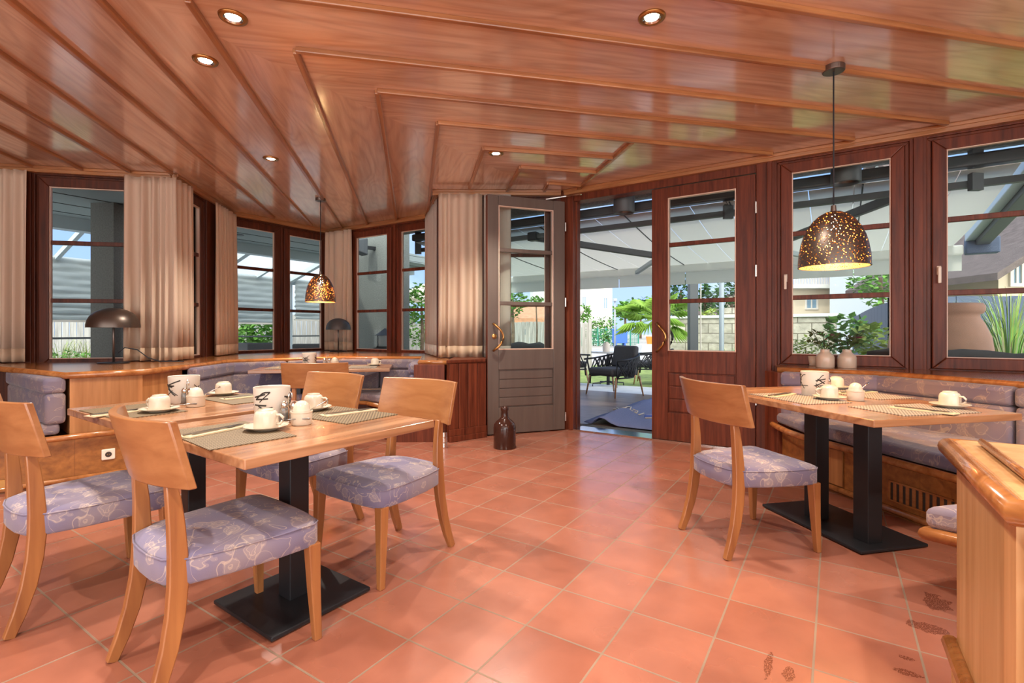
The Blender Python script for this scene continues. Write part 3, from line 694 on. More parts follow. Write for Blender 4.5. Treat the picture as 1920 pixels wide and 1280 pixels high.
dup(ch0, (-1.70, 4.42, 0), R(100 - 90), 'beech chair with back turned at the bay table under the far pendant lamp')
dup(ch0, (1.30, 2.76, 0), R(14 - 90), 'beech chair standing alone at the right table, side view')

# ------------------------------------------------------------------ tables
TH = .748
def table(name_label, loc, rz, sx_, sy_, cols, base, cw=.088):
    t = thing('dining_table', name_label, 'table', loc, rz, 'wooden tables on black pedestals')
    M().box(-sx_ / 2, sx_ / 2, -sy_ / 2, sy_ / 2, TH - .034, TH).build('tabletop', 'table_wood', t, .004)
    M().box(-base[0] / 2, base[0] / 2, -base[1] / 2, base[1] / 2, .006, .022).build('base_plate', 'black_metal', t, .004)
    for a in (-1, 1):
        for b in (-1, 1): M().lathe([(.014, 0), (.014, .008)], 12, (a * (base[0] / 2 - .04), b * (base[1] / 2 - .04), 0)).build('foot_pad', 'black_metal', t)
    for x, y in cols: M().box(x - cw / 2, x + cw / 2, y - cw / 2, y + cw / 2, .02, TH - .03).build('column', 'black_metal', t, .004)
    return t
TB1 = (-.938, 2.14, 0); A1 = R(55)
table('square wooden table in front, black pedestal and plate in full view', TB1, A1, .845, .845, [(0, 0)], (.45, .45))
TB2 = (-1.715, 2.68, 0)
table('square wooden table at left, pushed up behind the front table', TB2, A1, .845, .845, [(0, 0)], (.45, .45))
TB4 = (1.625 + .44 * .978 - .63 * .2165, 2.235 + .44 * .208 + .63 * .976, 0)
table('long wooden table on two black columns at the right windows', TB4, R(12.3), .88, 1.26, [(-.055, -.25), (-.055, .09)], (.43, .72), .092)
table('long wooden table in the bay under the far pendant lamp', (-2.06, 5.52, 0), R(11), 1.40, .70, [(-.3, 0), (.22, 0)], (.8, .42))

# ------------------------------------------------------------------ table settings
def at_t(px, py): return G(px, py, TH + .001)
def placemat(c, rz, L_, W_, label, mat='placemat_weave'):
    o = tag(M().box(-L_ / 2, L_ / 2, -W_ / 2, W_ / 2, 0, .003).build('placemat', mat, None), label, 'placemat', 'woven placemats'); o.location = (c[0], c[1], TH + .0006); o.rotation_euler = (0, 0, rz); return o
def saucer_cup(c, rz, where, idx):
    s = tag(M().lathe([(.0, .004), (.03, .002), (.045, .0), (.047, .003), (.07, .010), (.085, .017), (.086, .019), (.07, .014), (.045, .007), (.0, .007)], 32).build('saucer', 'white_porcelain', None, smooth=True), 'white saucer under the upturned cup ' + where, 'saucer', 'white saucers')
    s.location = (c[0], c[1], TH + .0038)
    t = thing('cup', 'white cup turned upside down on its saucer ' + where, 'cup', (c[0], c[1], TH + .0115), rz, 'white upturned cups')
    b = M().lathe([(.044, 0), (.0455, .001), (.0462, .012), (.0455, .045), (.042, .060), (.036, .067), (.031, .069), (.030, .074), (.028, .075), (.027, .070), (.0, .0695)], 32).build('cup_body', 'white_porcelain', t); auto_smooth(b, 40)
    M().tube([(.044, 0, .052), (.062, 0, .053), (.074, 0, .042), (.073, 0, .028), (.060, 0, .017), (.045, 0, .016)], .0052, 8).build('cup_handle', 'white_porcelain', t, smooth=True)
def spoon(c, rz, label, tilt=0.0, z=None):
    m = M(); prof = [(0, 0), (.018, .006)]
    m.lathe([(.0, .0), (.008, .001), (.011, .004), (.0115, .0045)], 14, (0, 0, 0), cap=False)
    m.tube([(.009, 0, .004), (.03, 0, .007), (.07, 0, .009), (.115, 0, .007)], [.0022, .0018, .002, .004], 6)
    o = tag(m.build('teaspoon', 'steel', None, smooth=True), label, 'spoon', 'teaspoons'); o.location = (c[0], c[1], z if z else TH + .02); o.rotation_euler = (0, tilt, rz)
def cutlery(c, rz, where):
    o = tag(M().box(-.135, .135, -.042, .042, 0, .003).box(-.13, .135, -.040, .0, .003, .006).build('napkin', 'napkin', None, .001), 'folded beige paper napkin ' + where, 'napkin', 'folded napkins'); o.location = (c[0], c[1], TH + .0040); o.rotation_euler = (0, 0, rz)
    m = M().bar((-.10, 0, .003), (.04, 0, .003), .007, .002).bar((.035, 0, .003), (.055, 0, .003), .018, .002)
    for k in (-.0075, -.0025, .0025, .0075): m.bar((.055, k, .003), (.098, k, .004), .0022, .0015)
    f = tag(m.build('fork', 'steel', None), 'steel fork lying on the napkin ' + where, 'fork', 'steel forks'); n = Vector((-math.sin(rz), math.cos(rz))); f.location = (c[0] - n.x * .014, c[1] - n.y * .014, TH + .0095); f.rotation_euler = (0, 0, rz); f.scale = (1.1, 1.35, 1.4)
    k = M().bar((-.11, 0, .003), (.0, 0, .003), .009, .004).prism([(0, -.005), (.08, -.008), (.105, -.002), (.10, .006), (0, .005)], .002, .004)
    k = tag(k.build('knife', 'steel', None), 'steel knife lying on the napkin ' + where, 'knife', 'steel knives'); k.location = (c[0] + n.x * .014, c[1] + n.y * .014, TH + .0072); k.rotation_euler = (0, 0, rz); k.scale = (1.1, 1.35, 1.2)
def table_bin(c, rz, where, seed):
    t = thing('table_bin', 'white table waste tub with black crossed lines ' + where, 'bin', (c[0], c[1], TH + .001), rz, 'white table waste tubs')
    m = M().lathe([(.0, .0), (.068, .0), (.070, .004), (.077, .146), (.0765, .148), (.073, .146), (.064, .006), (.0, .005)], 40); nf = len(m.f)
    rnd = random.Random(seed)
    for base in (-1.9, -.15, 1.6, 3.2):
        for k in range(8):
            a0 = base + rnd.uniform(-.3, .15); z0 = rnd.uniform(.04, .11); da = rnd.uniform(.5, .95); dz = rnd.uniform(-.055, .055); pts = []
            for q in range(7):
                a_ = a0 + da * q / 6; z = max(.02, min(.13, z0 + dz * q / 6)); rr = .0702 + (.077 - .070) * (z / .146) + .0004; pts.append((rr * math.cos(a_), rr * math.sin(a_), z))
            m.tube(pts, rnd.choice((.0022, .0034)), 5)
    b = m.build('tub', 'white_matte', t); auto_smooth(b, 35); b.data.materials.append(MATS['black_ink'])
    for f in b.data.polygons:
        if f.index >= nf: f.material_index = 1
def cruet(c, rz, where):
    t = thing('cruet_stand', 'chrome wire cruet stand with loop handle ' + where, 'cruet stand', (c[0], c[1], TH + .001), rz, 'chrome cruet stands')
    M().tube([(.052, 0, .006), (.026, .024, .006), (-.026, .024, .006), (-.052, 0, .006), (-.026, -.024, .006), (.026, -.024, .006)], .002, 6, closed=True).tube([(.046, 0, .004), (-.046, 0, .004)], .002, 6).build('wire_base', 'chrome', t, smooth=True)
    M().tube([(0, -.004, .004), (0, -.004, .11), (.003, -.004, .125), (.011, -.004, .133), (.019, -.004, .125), (.02, -.004, .105)], .0032, 8).build('loop_handle', 'chrome', t, smooth=True)
    for sx_, nm in ((-1, 'salt'), (1, 'pepper')):
        p = Vector((math.cos(rz), math.sin(rz))) * (sx_ * .027)
        s = thing(nm + '_shaker', 'glass %s shaker in the cruet stand %s' % (nm, where), 'shaker', (c[0] + p.x, c[1] + p.y, TH + .007), rz, 'glass shakers')
        M().lathe([(.0, 0), (.018, 0), (.019, .004), (.018, .05), (.015, .056), (.0, .057)], 16).build('glass_body', 'clear_glass', s, smooth=True)
        M().lathe([(.015, .055), (.0165, .057), (.0165, .07), (.012, .08), (.005, .084), (.0, .085)], 16).build('cap', 'chrome', s, smooth=True)
        M().lathe([(.0, .003), (.0155, .003), (.0155, .03), (.0, .031)], 14).build('filling', 'white_matte' if nm == 'salt' else 'frame_grey', s, smooth=True)
def sugar(c, rz, where):
    t = thing('sugar_bowl', 'white lidded sugar bowl with domed lid ' + where, 'sugar bowl', (c[0], c[1], TH + .001), rz, 'white sugar bowls')
    b = M().lathe([(.0, 0), (.040, 0), (.0425, .004), (.0432, .03), (.0435, .050), (.0455, .052), (.0455, .058), (.040, .058), (.038, .01), (.0, .008)], 32).build('bowl', 'white_porcelain', t); auto_smooth(b, 40)
    M().lathe([(.0385, .056), (.0355, .060), (.0345, .068), (.0315, .080), (.025, .091), (.0165, .098), (.008, .101), (.0, .102)], 28).build('lid', 'white_porcelain', t, smooth=True)
    p = (c[0] + .038 * math.cos(rz), c[1] + .038 * math.sin(rz)); m = M().tube([(-.0, 0, 0), (.06, 0, .03), (.075, 0, .037)], [.002, .0026, .0045], 6)
    o = tag(m.build('sugar_spoon', 'chrome', None, smooth=True), 'small spoon sticking out of the sugar bowl ' + where, 'spoon', 'sugar spoons'); o.location = (p[0], p[1], TH + .060); o.rotation_euler = (0, 0, rz)
# front table
placemat((-1.10, 1.935), R(-40), .475, .30, 'woven brown placemat on the left half of the front table')
placemat((-.82, 2.385), R(-33), .46, .30, 'woven brown placemat on the right half of the front table')
cutlery((-1.175, 1.975), R(68), 'on the left placemat of the front table'); cutlery((-.79, 2.42), R(48), 'on the right placemat of the front table')
saucer_cup(at_t(499, 806), R(-8), 'at the left placemat of the front table', 0); saucer_cup(at_t(588, 769), R(-5), 'at the right placemat of the front table', 1)
c = at_t(525, 800); spoon((c.x + .0, c.y + .01), R(10), 'teaspoon on the saucer at the left placemat of the front table', z=TH + .022)
table_bin((-1.09, 2.26), R(-105), 'in the middle of the front table', 3); cruet((-.985, 2.20), R(-20), 'in the middle of the front table'); sugar((-.905, 2.14), R(38), 'in the middle of the front table')
# left table
placemat((-1.895, 2.49), R(-33), .475, .29, 'woven brown placemat on the left half of the left table')
placemat((-1.60, 2.94), R(-36), .42, .29, 'woven brown placemat on the right half of the left table')
cutlery((-1.90, 2.42), R(66), 'on the left placemat of the left table'); cutlery((-1.60, 2.99), R(58), 'on the right placemat of the left table')
saucer_cup(at_t(299, 772), R(170), 'at the left placemat of the left table', 2); saucer_cup(at_t(419, 741), R(95), 'at the right placemat of the left table', 3)
c = at_t(318, 771); spoon((c.x, c.y), R(35), 'teaspoon on the saucer at the left placemat of the left table', z=TH + .022)
table_bin((-1.845, 2.80), R(-115), 'in the middle of the left table', 4); cruet((-1.77, 2.715), R(-30), 'in the middle of the left table'); sugar((-1.68, 2.645), R(40), 'in the middle of the left table')
# right table
placemat((1.70, 2.965), R(102), .46, .30, 'woven grey placemat on the door side of the right table', 'placemat_grey')
placemat((2.04, 2.535), R(12), .47, .30, 'woven grey placemat on the near end of the right table', 'placemat_grey')
placemat((2.215, 3.15), R(103), .46, .27, 'woven grey placemat on the window side of the right table', 'placemat_grey')
cutlery((1.655, 3.07), R(38), 'on the door side placemat of the right table'); cutlery((2.045, 2.48), R(-58), 'on the near placemat of the right table'); cutlery((2.22, 3.20), R(20), 'on the window side placemat of the right table')
saucer_cup(at_t(1555, 749), R(172), 'at the door side of the right table', 4); saucer_cup(at_t(1781, 764), R(-75), 'at the near end of the right table', 5); saucer_cup(at_t(1568, 729), R(95), 'behind the cruet stand on the right table', 6)
table_bin((1.885, 3.10), R(-100), 'on the right table', 5); cruet((2.07, 3.30), R(5), 'on the right table'); sugar((1.985, 2.875), R(22), 'on the right table')
# bay table
placemat((-1.66, 5.55), R(101), .44, .30, 'woven placemat on the right end of the bay table', 'placemat_grey'); placemat((-2.5, 5.45), R(101), .44, .30, 'woven placemat on the left end of the bay table', 'placemat_grey')
saucer_cup((-1.575, 5.72), R(-10), 'on the right end of the bay table', 7); cutlery((-2.5, 5.45), R(100), 'on the left placemat of the bay table')
table_bin((-2.33, 5.72), R(-100), 'on the bay table', 6); cruet((-2.12, 5.70), R(0), 'on the bay table'); sugar((-2.01, 5.64), R(20), 'on the bay table')

# ------------------------------------------------------------------ lamps
def downlight(px, py, label, power=9):
    p = G(px, py, ZC)
    downlight_at(p.x, p.y, label, power)
def downlight_at(x, y, label, power):
    t = thing('ceiling_spotlight', label, 'ceiling light', (x, y, ZC), 0, 'round recessed ceiling spotlights')
    M().lathe([(.04, -.004), (.05, -.012), (.068, -.008), (.071, .0), (.045, .0)], 28, cap=False).build('trim_ring', 'brass', t, smooth=True)
    M().lathe([(.0, -.005), (.030, -.006), (.036, -.003)], 20, cap=False).build('bulb', 'spot_warm', t, smooth=True)
    M().lathe([(.036, -.004), (.046, -.010)], 24, cap=False).build('reflector', 'chrome', t, smooth=True)
    l = bpy.data.lights.new('spot', 'SPOT'); l.energy = power; l.spot_size = R(120); l.spot_blend = .6; l.color = (1.0, .90, .78); l.shadow_soft_size = .035
    o = bpy.data.objects.new('spot', l); COL.objects.link(o); o.parent = t; o.location = (0, 0, -.03)
SPW = 84
for px, py, lb in ((437, 32, 'recessed spotlight nearest the top edge, left of the ceiling mitre'), (385, 113, 'recessed spotlight in the left ceiling boards, second from the top edge'), (508, 297, 'recessed spotlight near the far pendant lamp'), (1222, 32, 'recessed spotlight in the right ceiling boards at the top edge'), (930, 287, 'recessed spotlight above the open grey door')):
    downlight(px, py, lb, SPW)
for i, (x, y) in enumerate(((-2.6, .6), (-.8, .4), (1.2, .6), (2.9, .9), (-3.6, -1.4), (-1.2, -1.6), (1.2, -1.6), (3.4, -1.4))):  # unseen spotlights, added to brighten the room
    downlight_at(x, y, 'added unseen ceiling spotlight, lights the room from out of view', SPW)
def pendant(loc, zbot, rad, hgt, label, power):
    t = thing('pendant_lamp', label, 'pendant lamp', loc, 0, 'perforated pendant lamps')
    z = zbot - loc[2]
    M().lathe([(.0, 0), (.062, 0), (.062, -.03), (.058, -.034), (.0, -.034)][::-1], 32).build('ceiling_rose', 'bronze_metal', t, .002)
    M().tube([(0, 0, -.03), (0, 0, z + hgt + .03)], .0045, 8).build('cord', 'rope', t, smooth=True)
    M().lathe([(.0, z + hgt + .035), (.014, z + hgt + .035), (.017, z + hgt - .005), (.0, z + hgt - .005)][::-1], 16).build('cord_grip', 'bronze_metal', t)
    pr = [(1, 0), (1.005, .08), (.985, .22), (.94, .38), (.865, .54), (.75, .69), (.60, .82), (.42, .92), (.22, .98), (.06, 1.0)]
    sh = M().lathe([(rad * a, z + hgt * b) for a, b in pr], 56, cap=False).build('shade', 'shade_perforated', t, smooth=True)
    M().lathe([((rad - .004) * a, z + (hgt - .004) * b) for a, b in pr], 56, cap=False).build('shade_lining', 'shade_inner', sh, smooth=True)
    M().lathe([(rad + .002, z - .002), (rad + .002, z + .004), (rad - .006, z + .004), (rad - .006, z - .002), (rad + .002, z - .002)], 56, cap=False).build('shade_rim', 'bronze_metal', sh)
    M().lathe([(.0, z + hgt * .56), (.028, z + hgt * .60), (.036, z + hgt * .68), (.028, z + hgt * .78), (.014, z + hgt * .86), (.014, z + hgt * .97)], 20).build('bulb', 'bulb_warm', t, smooth=True)
    l = bpy.data.lights.new('lamp_light', 'POINT'); l.energy = power; l.color = (1.0, .66, .30); l.shadow_soft_size = .03
    o = bpy.data.objects.new('lamp_light', l); COL.objects.link(o); o.parent = t; o.location = (0, 0, z + hgt * .45)
p = G(1563, 125, ZC); pendant((p.x, p.y, ZC), Zat(500, p.y), .193, .345, 'dark perforated dome pendant lamp hanging over the right table', 34)
p = G(601, 372, ZC); pendant((p.x, p.y, ZC), Zat(566, p.y), .178, .345, 'dark perforated dome pendant lamp hanging over the bay table', 34)
def table_lamp(loc, rad, hgt, zs, label, mat):
    t = thing('table_lamp', label, 'table lamp', loc, 0, 'mushroom shaped table lamps')
    M().lathe([(.0, 0), (.125, 0), (.128, .004), (.125, .010), (.02, .014), (.0, .014)], 36).build('lamp_base', 'black_metal', t, smooth=True)
    M().tube([(0, 0, .012), (0, 0, zs + hgt * .8)], .010, 10).build('stem', 'bronze_metal', t, smooth=True)
    pr = [(1, 0), (.995, .14), (.95, .36), (.86, .57), (.70, .76), (.48, .90), (.22, .98), (.0, 1.0)]
    sh = M().lathe([(rad * a, zs + hgt * b) for a, b in pr] , 44, cap=False).build('lamp_shade', mat, t, smooth=True)
    M().lathe([((rad - .004) * a, zs + (hgt - .004) * b) for a, b in pr], 44, cap=False).build('shade_lining', 'bronze_metal', sh, smooth=True)
    return t
p = G(213, 681, SILL); table_lamp((p.x, p.y, SILL + .001), .212, .19, Zat(614, p.y) - SILL, 'bronze mushroom lamp on the sill of the left window', 'shade_sparse')
tag(M().tube([(p.x + .02, p.y + .03, SILL + .1), (p.x + .06, p.y + .06, SILL + .15), (p.x + .16, p.y + .09, SILL + .13), (p.x + .26, p.y + .10, SILL + .05), (p.x + .38, p.y + .1, SILL + .012), (p.x + .6, p.y + .12, SILL + .012)], .0055, 8).build('lamp_cable', 'rope', None, smooth=True), 'black cable looping behind the left table lamp', 'cable')
p = G(634, 658.5, SILL); table_lamp((-2.66, 7.62, SILL + .001), .182, .175, Zat(618, 7.62) - SILL, 'grey mushroom lamp in the corner of the bay sill', 'frame_dark')

# ------------------------------------------------------------------ small things on the sill, floor
def vase(px, py, label, seed, leaf_mat, flower):
    p = G(px, py, SILL); t = thing('bud_vase', label, 'vase', (p.x, p.y, SILL + .001), 0, 'white flower vases on the right sill')
    b = M().lathe([(.0, 0), (.066, 0), (.070, .005), (.070, .085), (.064, .105), (.040, .128), (.034, .136), (.034, .156), (.030, .156), (.030, .13), (.0, .12)], 28).build('vase_body', 'white_porcelain', t); auto_smooth(b, 40)
    pl = thing('cut_flowers', 'dark leafy stems' + (' with a dusky red dahlia' if flower else ' with a closed bloom') + ', standing in the ' + ('right' if flower else 'left') + ' white vase', 'flowers', (p.x, p.y, SILL + .12), 0)
    rnd = random.Random(seed); m = M(); st = M()
    for k in range(7):
        a_ = rnd.uniform(0, 6.28); r_ = rnd.uniform(.03, .12); tip = Vector((r_ * math.cos(a_) * 1.2, r_ * math.sin(a_), rnd.uniform(.09, .20))); st.tube([(0, 0, 0), (tip.x * .25, tip.y * .25, .05), tip], .0025, 5)
        for q in range(9):
            c_ = Vector((0, 0, .03)).lerp(tip, rnd.uniform(.45, 1.0)) + Vector((rnd.gauss(0, .02), rnd.gauss(0, .02), rnd.gauss(0, .015))); leaf(m, c_, rnd.uniform(.035, .06), rnd)
    st.build('stem', 'leaf_rose', pl); m.build('foliage', leaf_mat, pl)
    f = M(); c_ = Vector((.085, -.02, .13)) if flower else Vector((.07, .02, .15))
    for k in range(40 if flower else 14):
        a_ = k * 2.4; r_ = (.012 + .05 * (k / 40)) if flower else .02; d_ = Vector((math.cos(a_), math.sin(a_), .75 - k / 50)).normalized(); pp = c_ + d_ * r_ * .3; n_ = d_.cross(Vector((0, 0, 1))).normalized() * .008
        f.add([pp - n_, pp + n_, pp + d_ * r_ + n_ * .8, pp + d_ * r_ - n_ * .8], [(0, 1, 2, 3)])
    f.build('blossom', 'petal_red', pl)
def leaf(m, c, s, rnd, flat=0.0):
    a = rnd.uniform(0, 6.283); el = rnd.uniform(-.5, .8) * (1 - flat); d = Vector((math.cos(a) * math.cos(el), math.sin(a) * math.cos(el), math.sin(el))); up = Vector((rnd.gauss(0, .5), rnd.gauss(0, .5), 1)).normalized(); n = d.cross(up)
    if n.length < .05: n = Vector((1, 0, 0))
    n = n.normalized() * s * .32; q = d * s; c = Vector(c); b = n.cross(d).normalized() * s * .06
    m.add([c, c + q * .45 + n + b, c + q, c + q * .45 - n + b], [(0, 1, 2, 3)])
vase(1547, 689, 'white bottle vase left of the pair on the right sill', 11, 'leaf_rose', False); vase(1588, 689.5, 'white bottle vase right of the pair on the right sill', 12, 'leaf_rose', True)
p = G(1524, 685.5, SILL); o = tag(M().lathe([(.0, 0), (.028, 0), (.03, .003), (.042, .088), (.040, .088), (.028, .006), (.0, .005)], 24).build('votive_cup', 'white_porcelain', None, smooth=True), 'small white conical cup left of the vases on the right sill', 'cup'); o.location = (p.x, p.y, SILL + .001)
p = G(1663, 686.5, SILL); m = M(); pf = [(.0, 0), (.034, 0), (.040, .006), (.058, .035), (.066, .060), (.063, .060), (.055, .035), (.036, .010), (.0, .008)]; nn = 48; vs = []
for r_, z in pf:
    for k in range(nn): q = r_ * (1 + .035 * math.cos(k * 2 * math.pi / nn * 16) * (1 if r_ > .03 else 0)); vs.append((q * math.cos(2 * math.pi * k / nn), q * math.sin(2 * math.pi * k / nn), z))
m.add(vs, [(i * nn + k, i * nn + (k + 1) % nn, (i + 1) * nn + (k + 1) % nn, (i + 1) * nn + k) for i in range(len(pf) - 1) for k in range(nn)])
o = tag(m.build('ribbed_bowl', 'white_porcelain', None, smooth=True), 'small white ribbed bowl right of the vases on the right sill', 'bowl'); o.location = (p.x, p.y, SILL + .001)
p = G(946, 843, 0); o = tag(M().lathe([(.0, 0), (.105, 0), (.11, .006), (.11, .20), (.104, .232), (.082, .262), (.05, .287), (.036, .305), (.033, .36), (.037, .368), (.040, .385), (.038, .400), (.026, .400), (.026, .36), (.0, .35)], 40).build('stoneware_bottle', 'bottle_glaze', None, smooth=True), 'glossy brown stoneware bottle standing on the floor before the grey door', 'bottle'); o.location = (p.x, p.y + .09, 0)
p = G(832, 839, 0); t = thing('floor_post', 'short dark post with chrome foot standing before the wainscot', 'post', (p.x, p.y, 0))
M().lathe([(.028, .15), (.028, .46), (.0, .462)], 16).build('post', 'dark_wood', t, smooth=True); M().lathe([(.036, 0), (.038, .01), (.036, .05), (.033, .055), (.036, .06), (.036, .10), (.033, .105), (.035, .11), (.034, .155), (.0, .156)], 20).build('chrome_foot', 'chrome', t)

# ------------------------------------------------------------------ curtains
def curtain(pts, z0, z1, pitch, amp, label, hem=.13, sheer=False, seed=1, off=.0):
    """cloth hung along a plan polyline, pleats square to it"""
    rnd = random.Random(seed); pts = [Vector(p[:2]) for p in pts]; segs = [(pts[i], pts[i + 1]) for i in range(len(pts) - 1)]; L = sum((b - a).length for a, b in segs); n = max(12, int(L / pitch * 10)); amp *= 1.35; rows = [z0, z0 + hem, z0 + .5, z0 + 1.0, z1 - .35, z1 - .08, z1]
    ph = [rnd.uniform(-.5, .5) for _ in range(int(L / pitch) + 6)]; am = [rnd.uniform(.55, 1.25) for _ in range(int(L / pitch) + 6)]
    def plan(s):
        for a, b in segs:
            l = (b - a).length
            if s <= l + 1e-6: d = (b - a).normalized(); return a + d * s, Vector((d.y, -d.x))
            s -= l
        d = (segs[-1][1] - segs[-1][0]).normalized(); return segs[-1][1], Vector((d.y, -d.x))
    o = thing('curtain', label, 'curtain', (0, 0, 0), 0, 'beige pleated curtains')
    def sheet(zs):
        m = M(); vs = []
        for z in zs:
            fl = 1.0 - .55 * max(0, (z - z0) / (z1 - z0)) ** 1.5
            for i in range(n + 1):
                s_ = L * i / n; P, N = plan(s_); k = max(0, s_ / pitch + .42 * math.sin(s_ * 5.3 + seed * 2) + .25 * math.sin(s_ * 13 + seed) + .1); j = int(k); a_ = am[j] * (1 - (k - j)) + am[j + 1] * (k - j)
                w_ = math.sin(2 * math.pi * (k + .25 * ph[j] * math.sin(math.pi * (k - j)))) ; w_ = math.copysign(abs(w_) ** .7, w_)
                P = P + N * (off + amp * a_ * fl * w_); vs.append((P.x, P.y, z))
        m.add(vs, [(r_ * (n + 1) + i, r_ * (n + 1) + i + 1, (r_ + 1) * (n + 1) + i + 1, (r_ + 1) * (n + 1) + i) for r_ in range(len(zs) - 1) for i in range(n)])
        return m
    for nm, zs, mt in (('drape', rows[1:], 'sheer_cloth' if sheer else 'curtain_cloth'), ('hem', rows[:2], 'sheer_cloth' if sheer else 'curtain_hem_cloth')):
        q = sheet(zs).build(nm, mt, o, smooth=True); s_ = q.modifiers.new('thick', 'SOLIDIFY'); s_.thickness = .004
def inset_pt(P, Q, px, d):
    th = ang(P, Q); s_ = s_on(px, P, Q); q = Vector(P) + (Vector(Q) - Vector(P)).normalized() * s_; return q + Vector((math.sin(th), -math.cos(th))) * d
cz0, cz1 = SILL + .012, ZC - .065
I = inset_pt; Q1 = lambda a, b, px, d=.1: I(a, b, px, d)
curtain([Q1(A0, A, -60), Q1(A0, A, 66)], cz0, cz1, .105, .035, 'beige curtain at the left edge of the photo', seed=1)
curtain([Q1(A0, A, 243), Q1(A0, A, 312), A + V2(.09, -.115), Q1(A, B, 345, .085)], cz0, cz1, .10, .035, 'broad beige curtain around the corner right of the left window', seed=2)
curtain([Q1(A, B, 389, .09), Q1(A, B, 423, .10), Q1(B, Cc, 435, .10)], cz0, cz1, .10, .032, 'pale curtain in the left corner of the bay', seed=3)
curtain([Q1(B, Cc, 615, .10), Cc + V2(0, -.16), Q1(Cc, Dd, 667, .10)], cz0, cz1, .11, .034, 'pale curtain in the far corner of the bay behind the table lamp', seed=4)
curtain([V2(-1.215, 6.94), V2(-.90, 5.93)], cz0, cz1, .10, .014, 'narrow pale curtain at the right corner of the bay', seed=5, sheer=True)
curtain([Ee + V2(.0, -.11), Q1(Ee, Ff, 905, .11)], cz0 - .0, cz1, .15, .045, 'broad beige curtain left of the open grey door', seed=6)
curtain([Q1(Ee, Ff, 908, .09), Q1(Ee, Ff, 958, .09)], cz0, cz1, .12, .025, 'sheer curtain seen through the panes of the open grey door', seed=7, sheer=True)
# ------------------------------------------------------------------ outdoors: ground, terrace
tag(M().box(-120, 120, 3, 160, -.3, -.06).build('ground', 'ground_gravel', None), 'pale gravel ground outdoors', kind='structure')
thw = R(147)
def uw(poly): return [(U(u, w).x, U(u, w).y) for u, w in poly]
def uwloc(poly): return [to_local(U(u, w), (0, 0), thw) for u, w in poly]
struct('terrace_deck', M().prism(uwloc([(5.42, -4.0), (5.42, 4.2), (7.2, 7.5), (9.0, 7.5), (8.9, -4.0)]), -.16, -.012), 'deck_wood', (0, 0, 0), thw, label='dark grey wooden deck boards of the terrace')
tag(M().prism(uw([(8.95, -6), (8.95, 8), (10.3, 8), (10.3, -6)]), -.2, -.03).build('stone_path', 'concrete_light', None), 'pale paving strip beyond the deck', kind='structure')
tag(M().prism(uw([(10.3, -8), (10.3, 8), (16, 8), (16, -8)]), -.2, -.04).build('lawn', 'grass_ground', None), 'grass beyond the paving', kind='structure')
tag(M().box(-20, 40, 19, 33, -.1, -.03).build('street', 'asphalt', None), 'pale grey street beyond the garden', kind='structure')
wj0, wj1 = U(WU, 0), None
def w_of(p): return p[0] * -su + p[1] * cu
wl, wr_ = w_of(door_pt(1072)), w_of(door_pt(1226))
tag(M().prism(uw([(5.30, wl), (5.30, wr_ - .8), (5.66, wr_ - .8), (5.66, wl + .1)]), -.05, -.002).build('entrance_grating', 'coir_dark', None), 'dark grey bristle strip outside the door threshold', 'doormat')
# blue runner with a raised rolled edge and its white lettering
mt = thing('entrance_mat', 'blue runner mat with white lettering and a curled left edge outside the open door', 'mat', U(5.68, wl - .05, 0))
mt.rotation_euler = (0, 0, R(57)); m = M()
W_m, L_m = 1.55, 2.35; prof = [(.10, .012), (.0, .0), (-.04, .05), (-.10, .085), (-.17, .075), (-.25, .03), (-.34, .004), (-.6, .002), (-W_m, .002)]
m_v = []; nx = 14
for i in range(nx + 1):
    x = L_m * i / nx
    for y, z in prof: m_v.append((x + (.0 if y > -.3 else 0), y + .02 * math.sin(x * 4), z * (1 - .15 * math.sin(x * 7)) + .004))
k = len(prof); m.add(m_v, [(i * k + j, i * k + j + 1, (i + 1) * k + j + 1, (i + 1) * k + j) for i in range(nx) for j in range(k - 1)])
o = m.build('mat_pile', 'mat_blue', mt, smooth=True); s_ = o.modifiers.new('thick', 'SOLIDIFY'); s_.thickness = .008; s_.offset = 1
inv = Matrix.Rotation(-R(57), 4, 'Z') @ Matrix.Translation(-U(5.68, wl - .05, 0))
def mark(strokes, mat_, r_, nm):
    m = M()
    for st in strokes:
        pts = []
        for a_, b_ in st:
            q = inv @ G(1140 + a_ * .046875, 745 + b_ * .046875, .02); z = .016
            for (y0, z0), (y1, z1) in zip(prof, prof[1:]):
                if y1 <= q.y <= y0: z = z0 + (z1 - z0) * (q.y - y0) / (y1 - y0) + .018
            pts.append((q.x, q.y, z))
        m.tube(pts, r_, 5)
    return m.build(nm, mat_, mt, smooth=True)
mark([[(205, 460), (290, 465), (400, 520), (470, 580)], [(345, 390), (410, 430), (435, 500), (430, 545)], [(375, 605), (470, 570), (570, 540)], [(480, 632), (540, 622), (590, 590), (640, 570)], [(560, 655), (690, 650), (760, 612), (870, 590)], [(930, 600), (880, 668), (1000, 675)], [(990, 640), (1190, 630), (1130, 690)], [(1050, 682), (1110, 668)], [(1230, 716), (1310, 690), (1430, 645)]], 'white_matte', .011, 'white_lettering')
mark([[(1540, 714), (1900, 708)], [(1490, 826), (1900, 818)]], 'white_matte', .012, 'white_stripe'); mark([[(1480, 772), (1900, 768)]], 'mat_blue_bright', .03, 'blue_stripe')

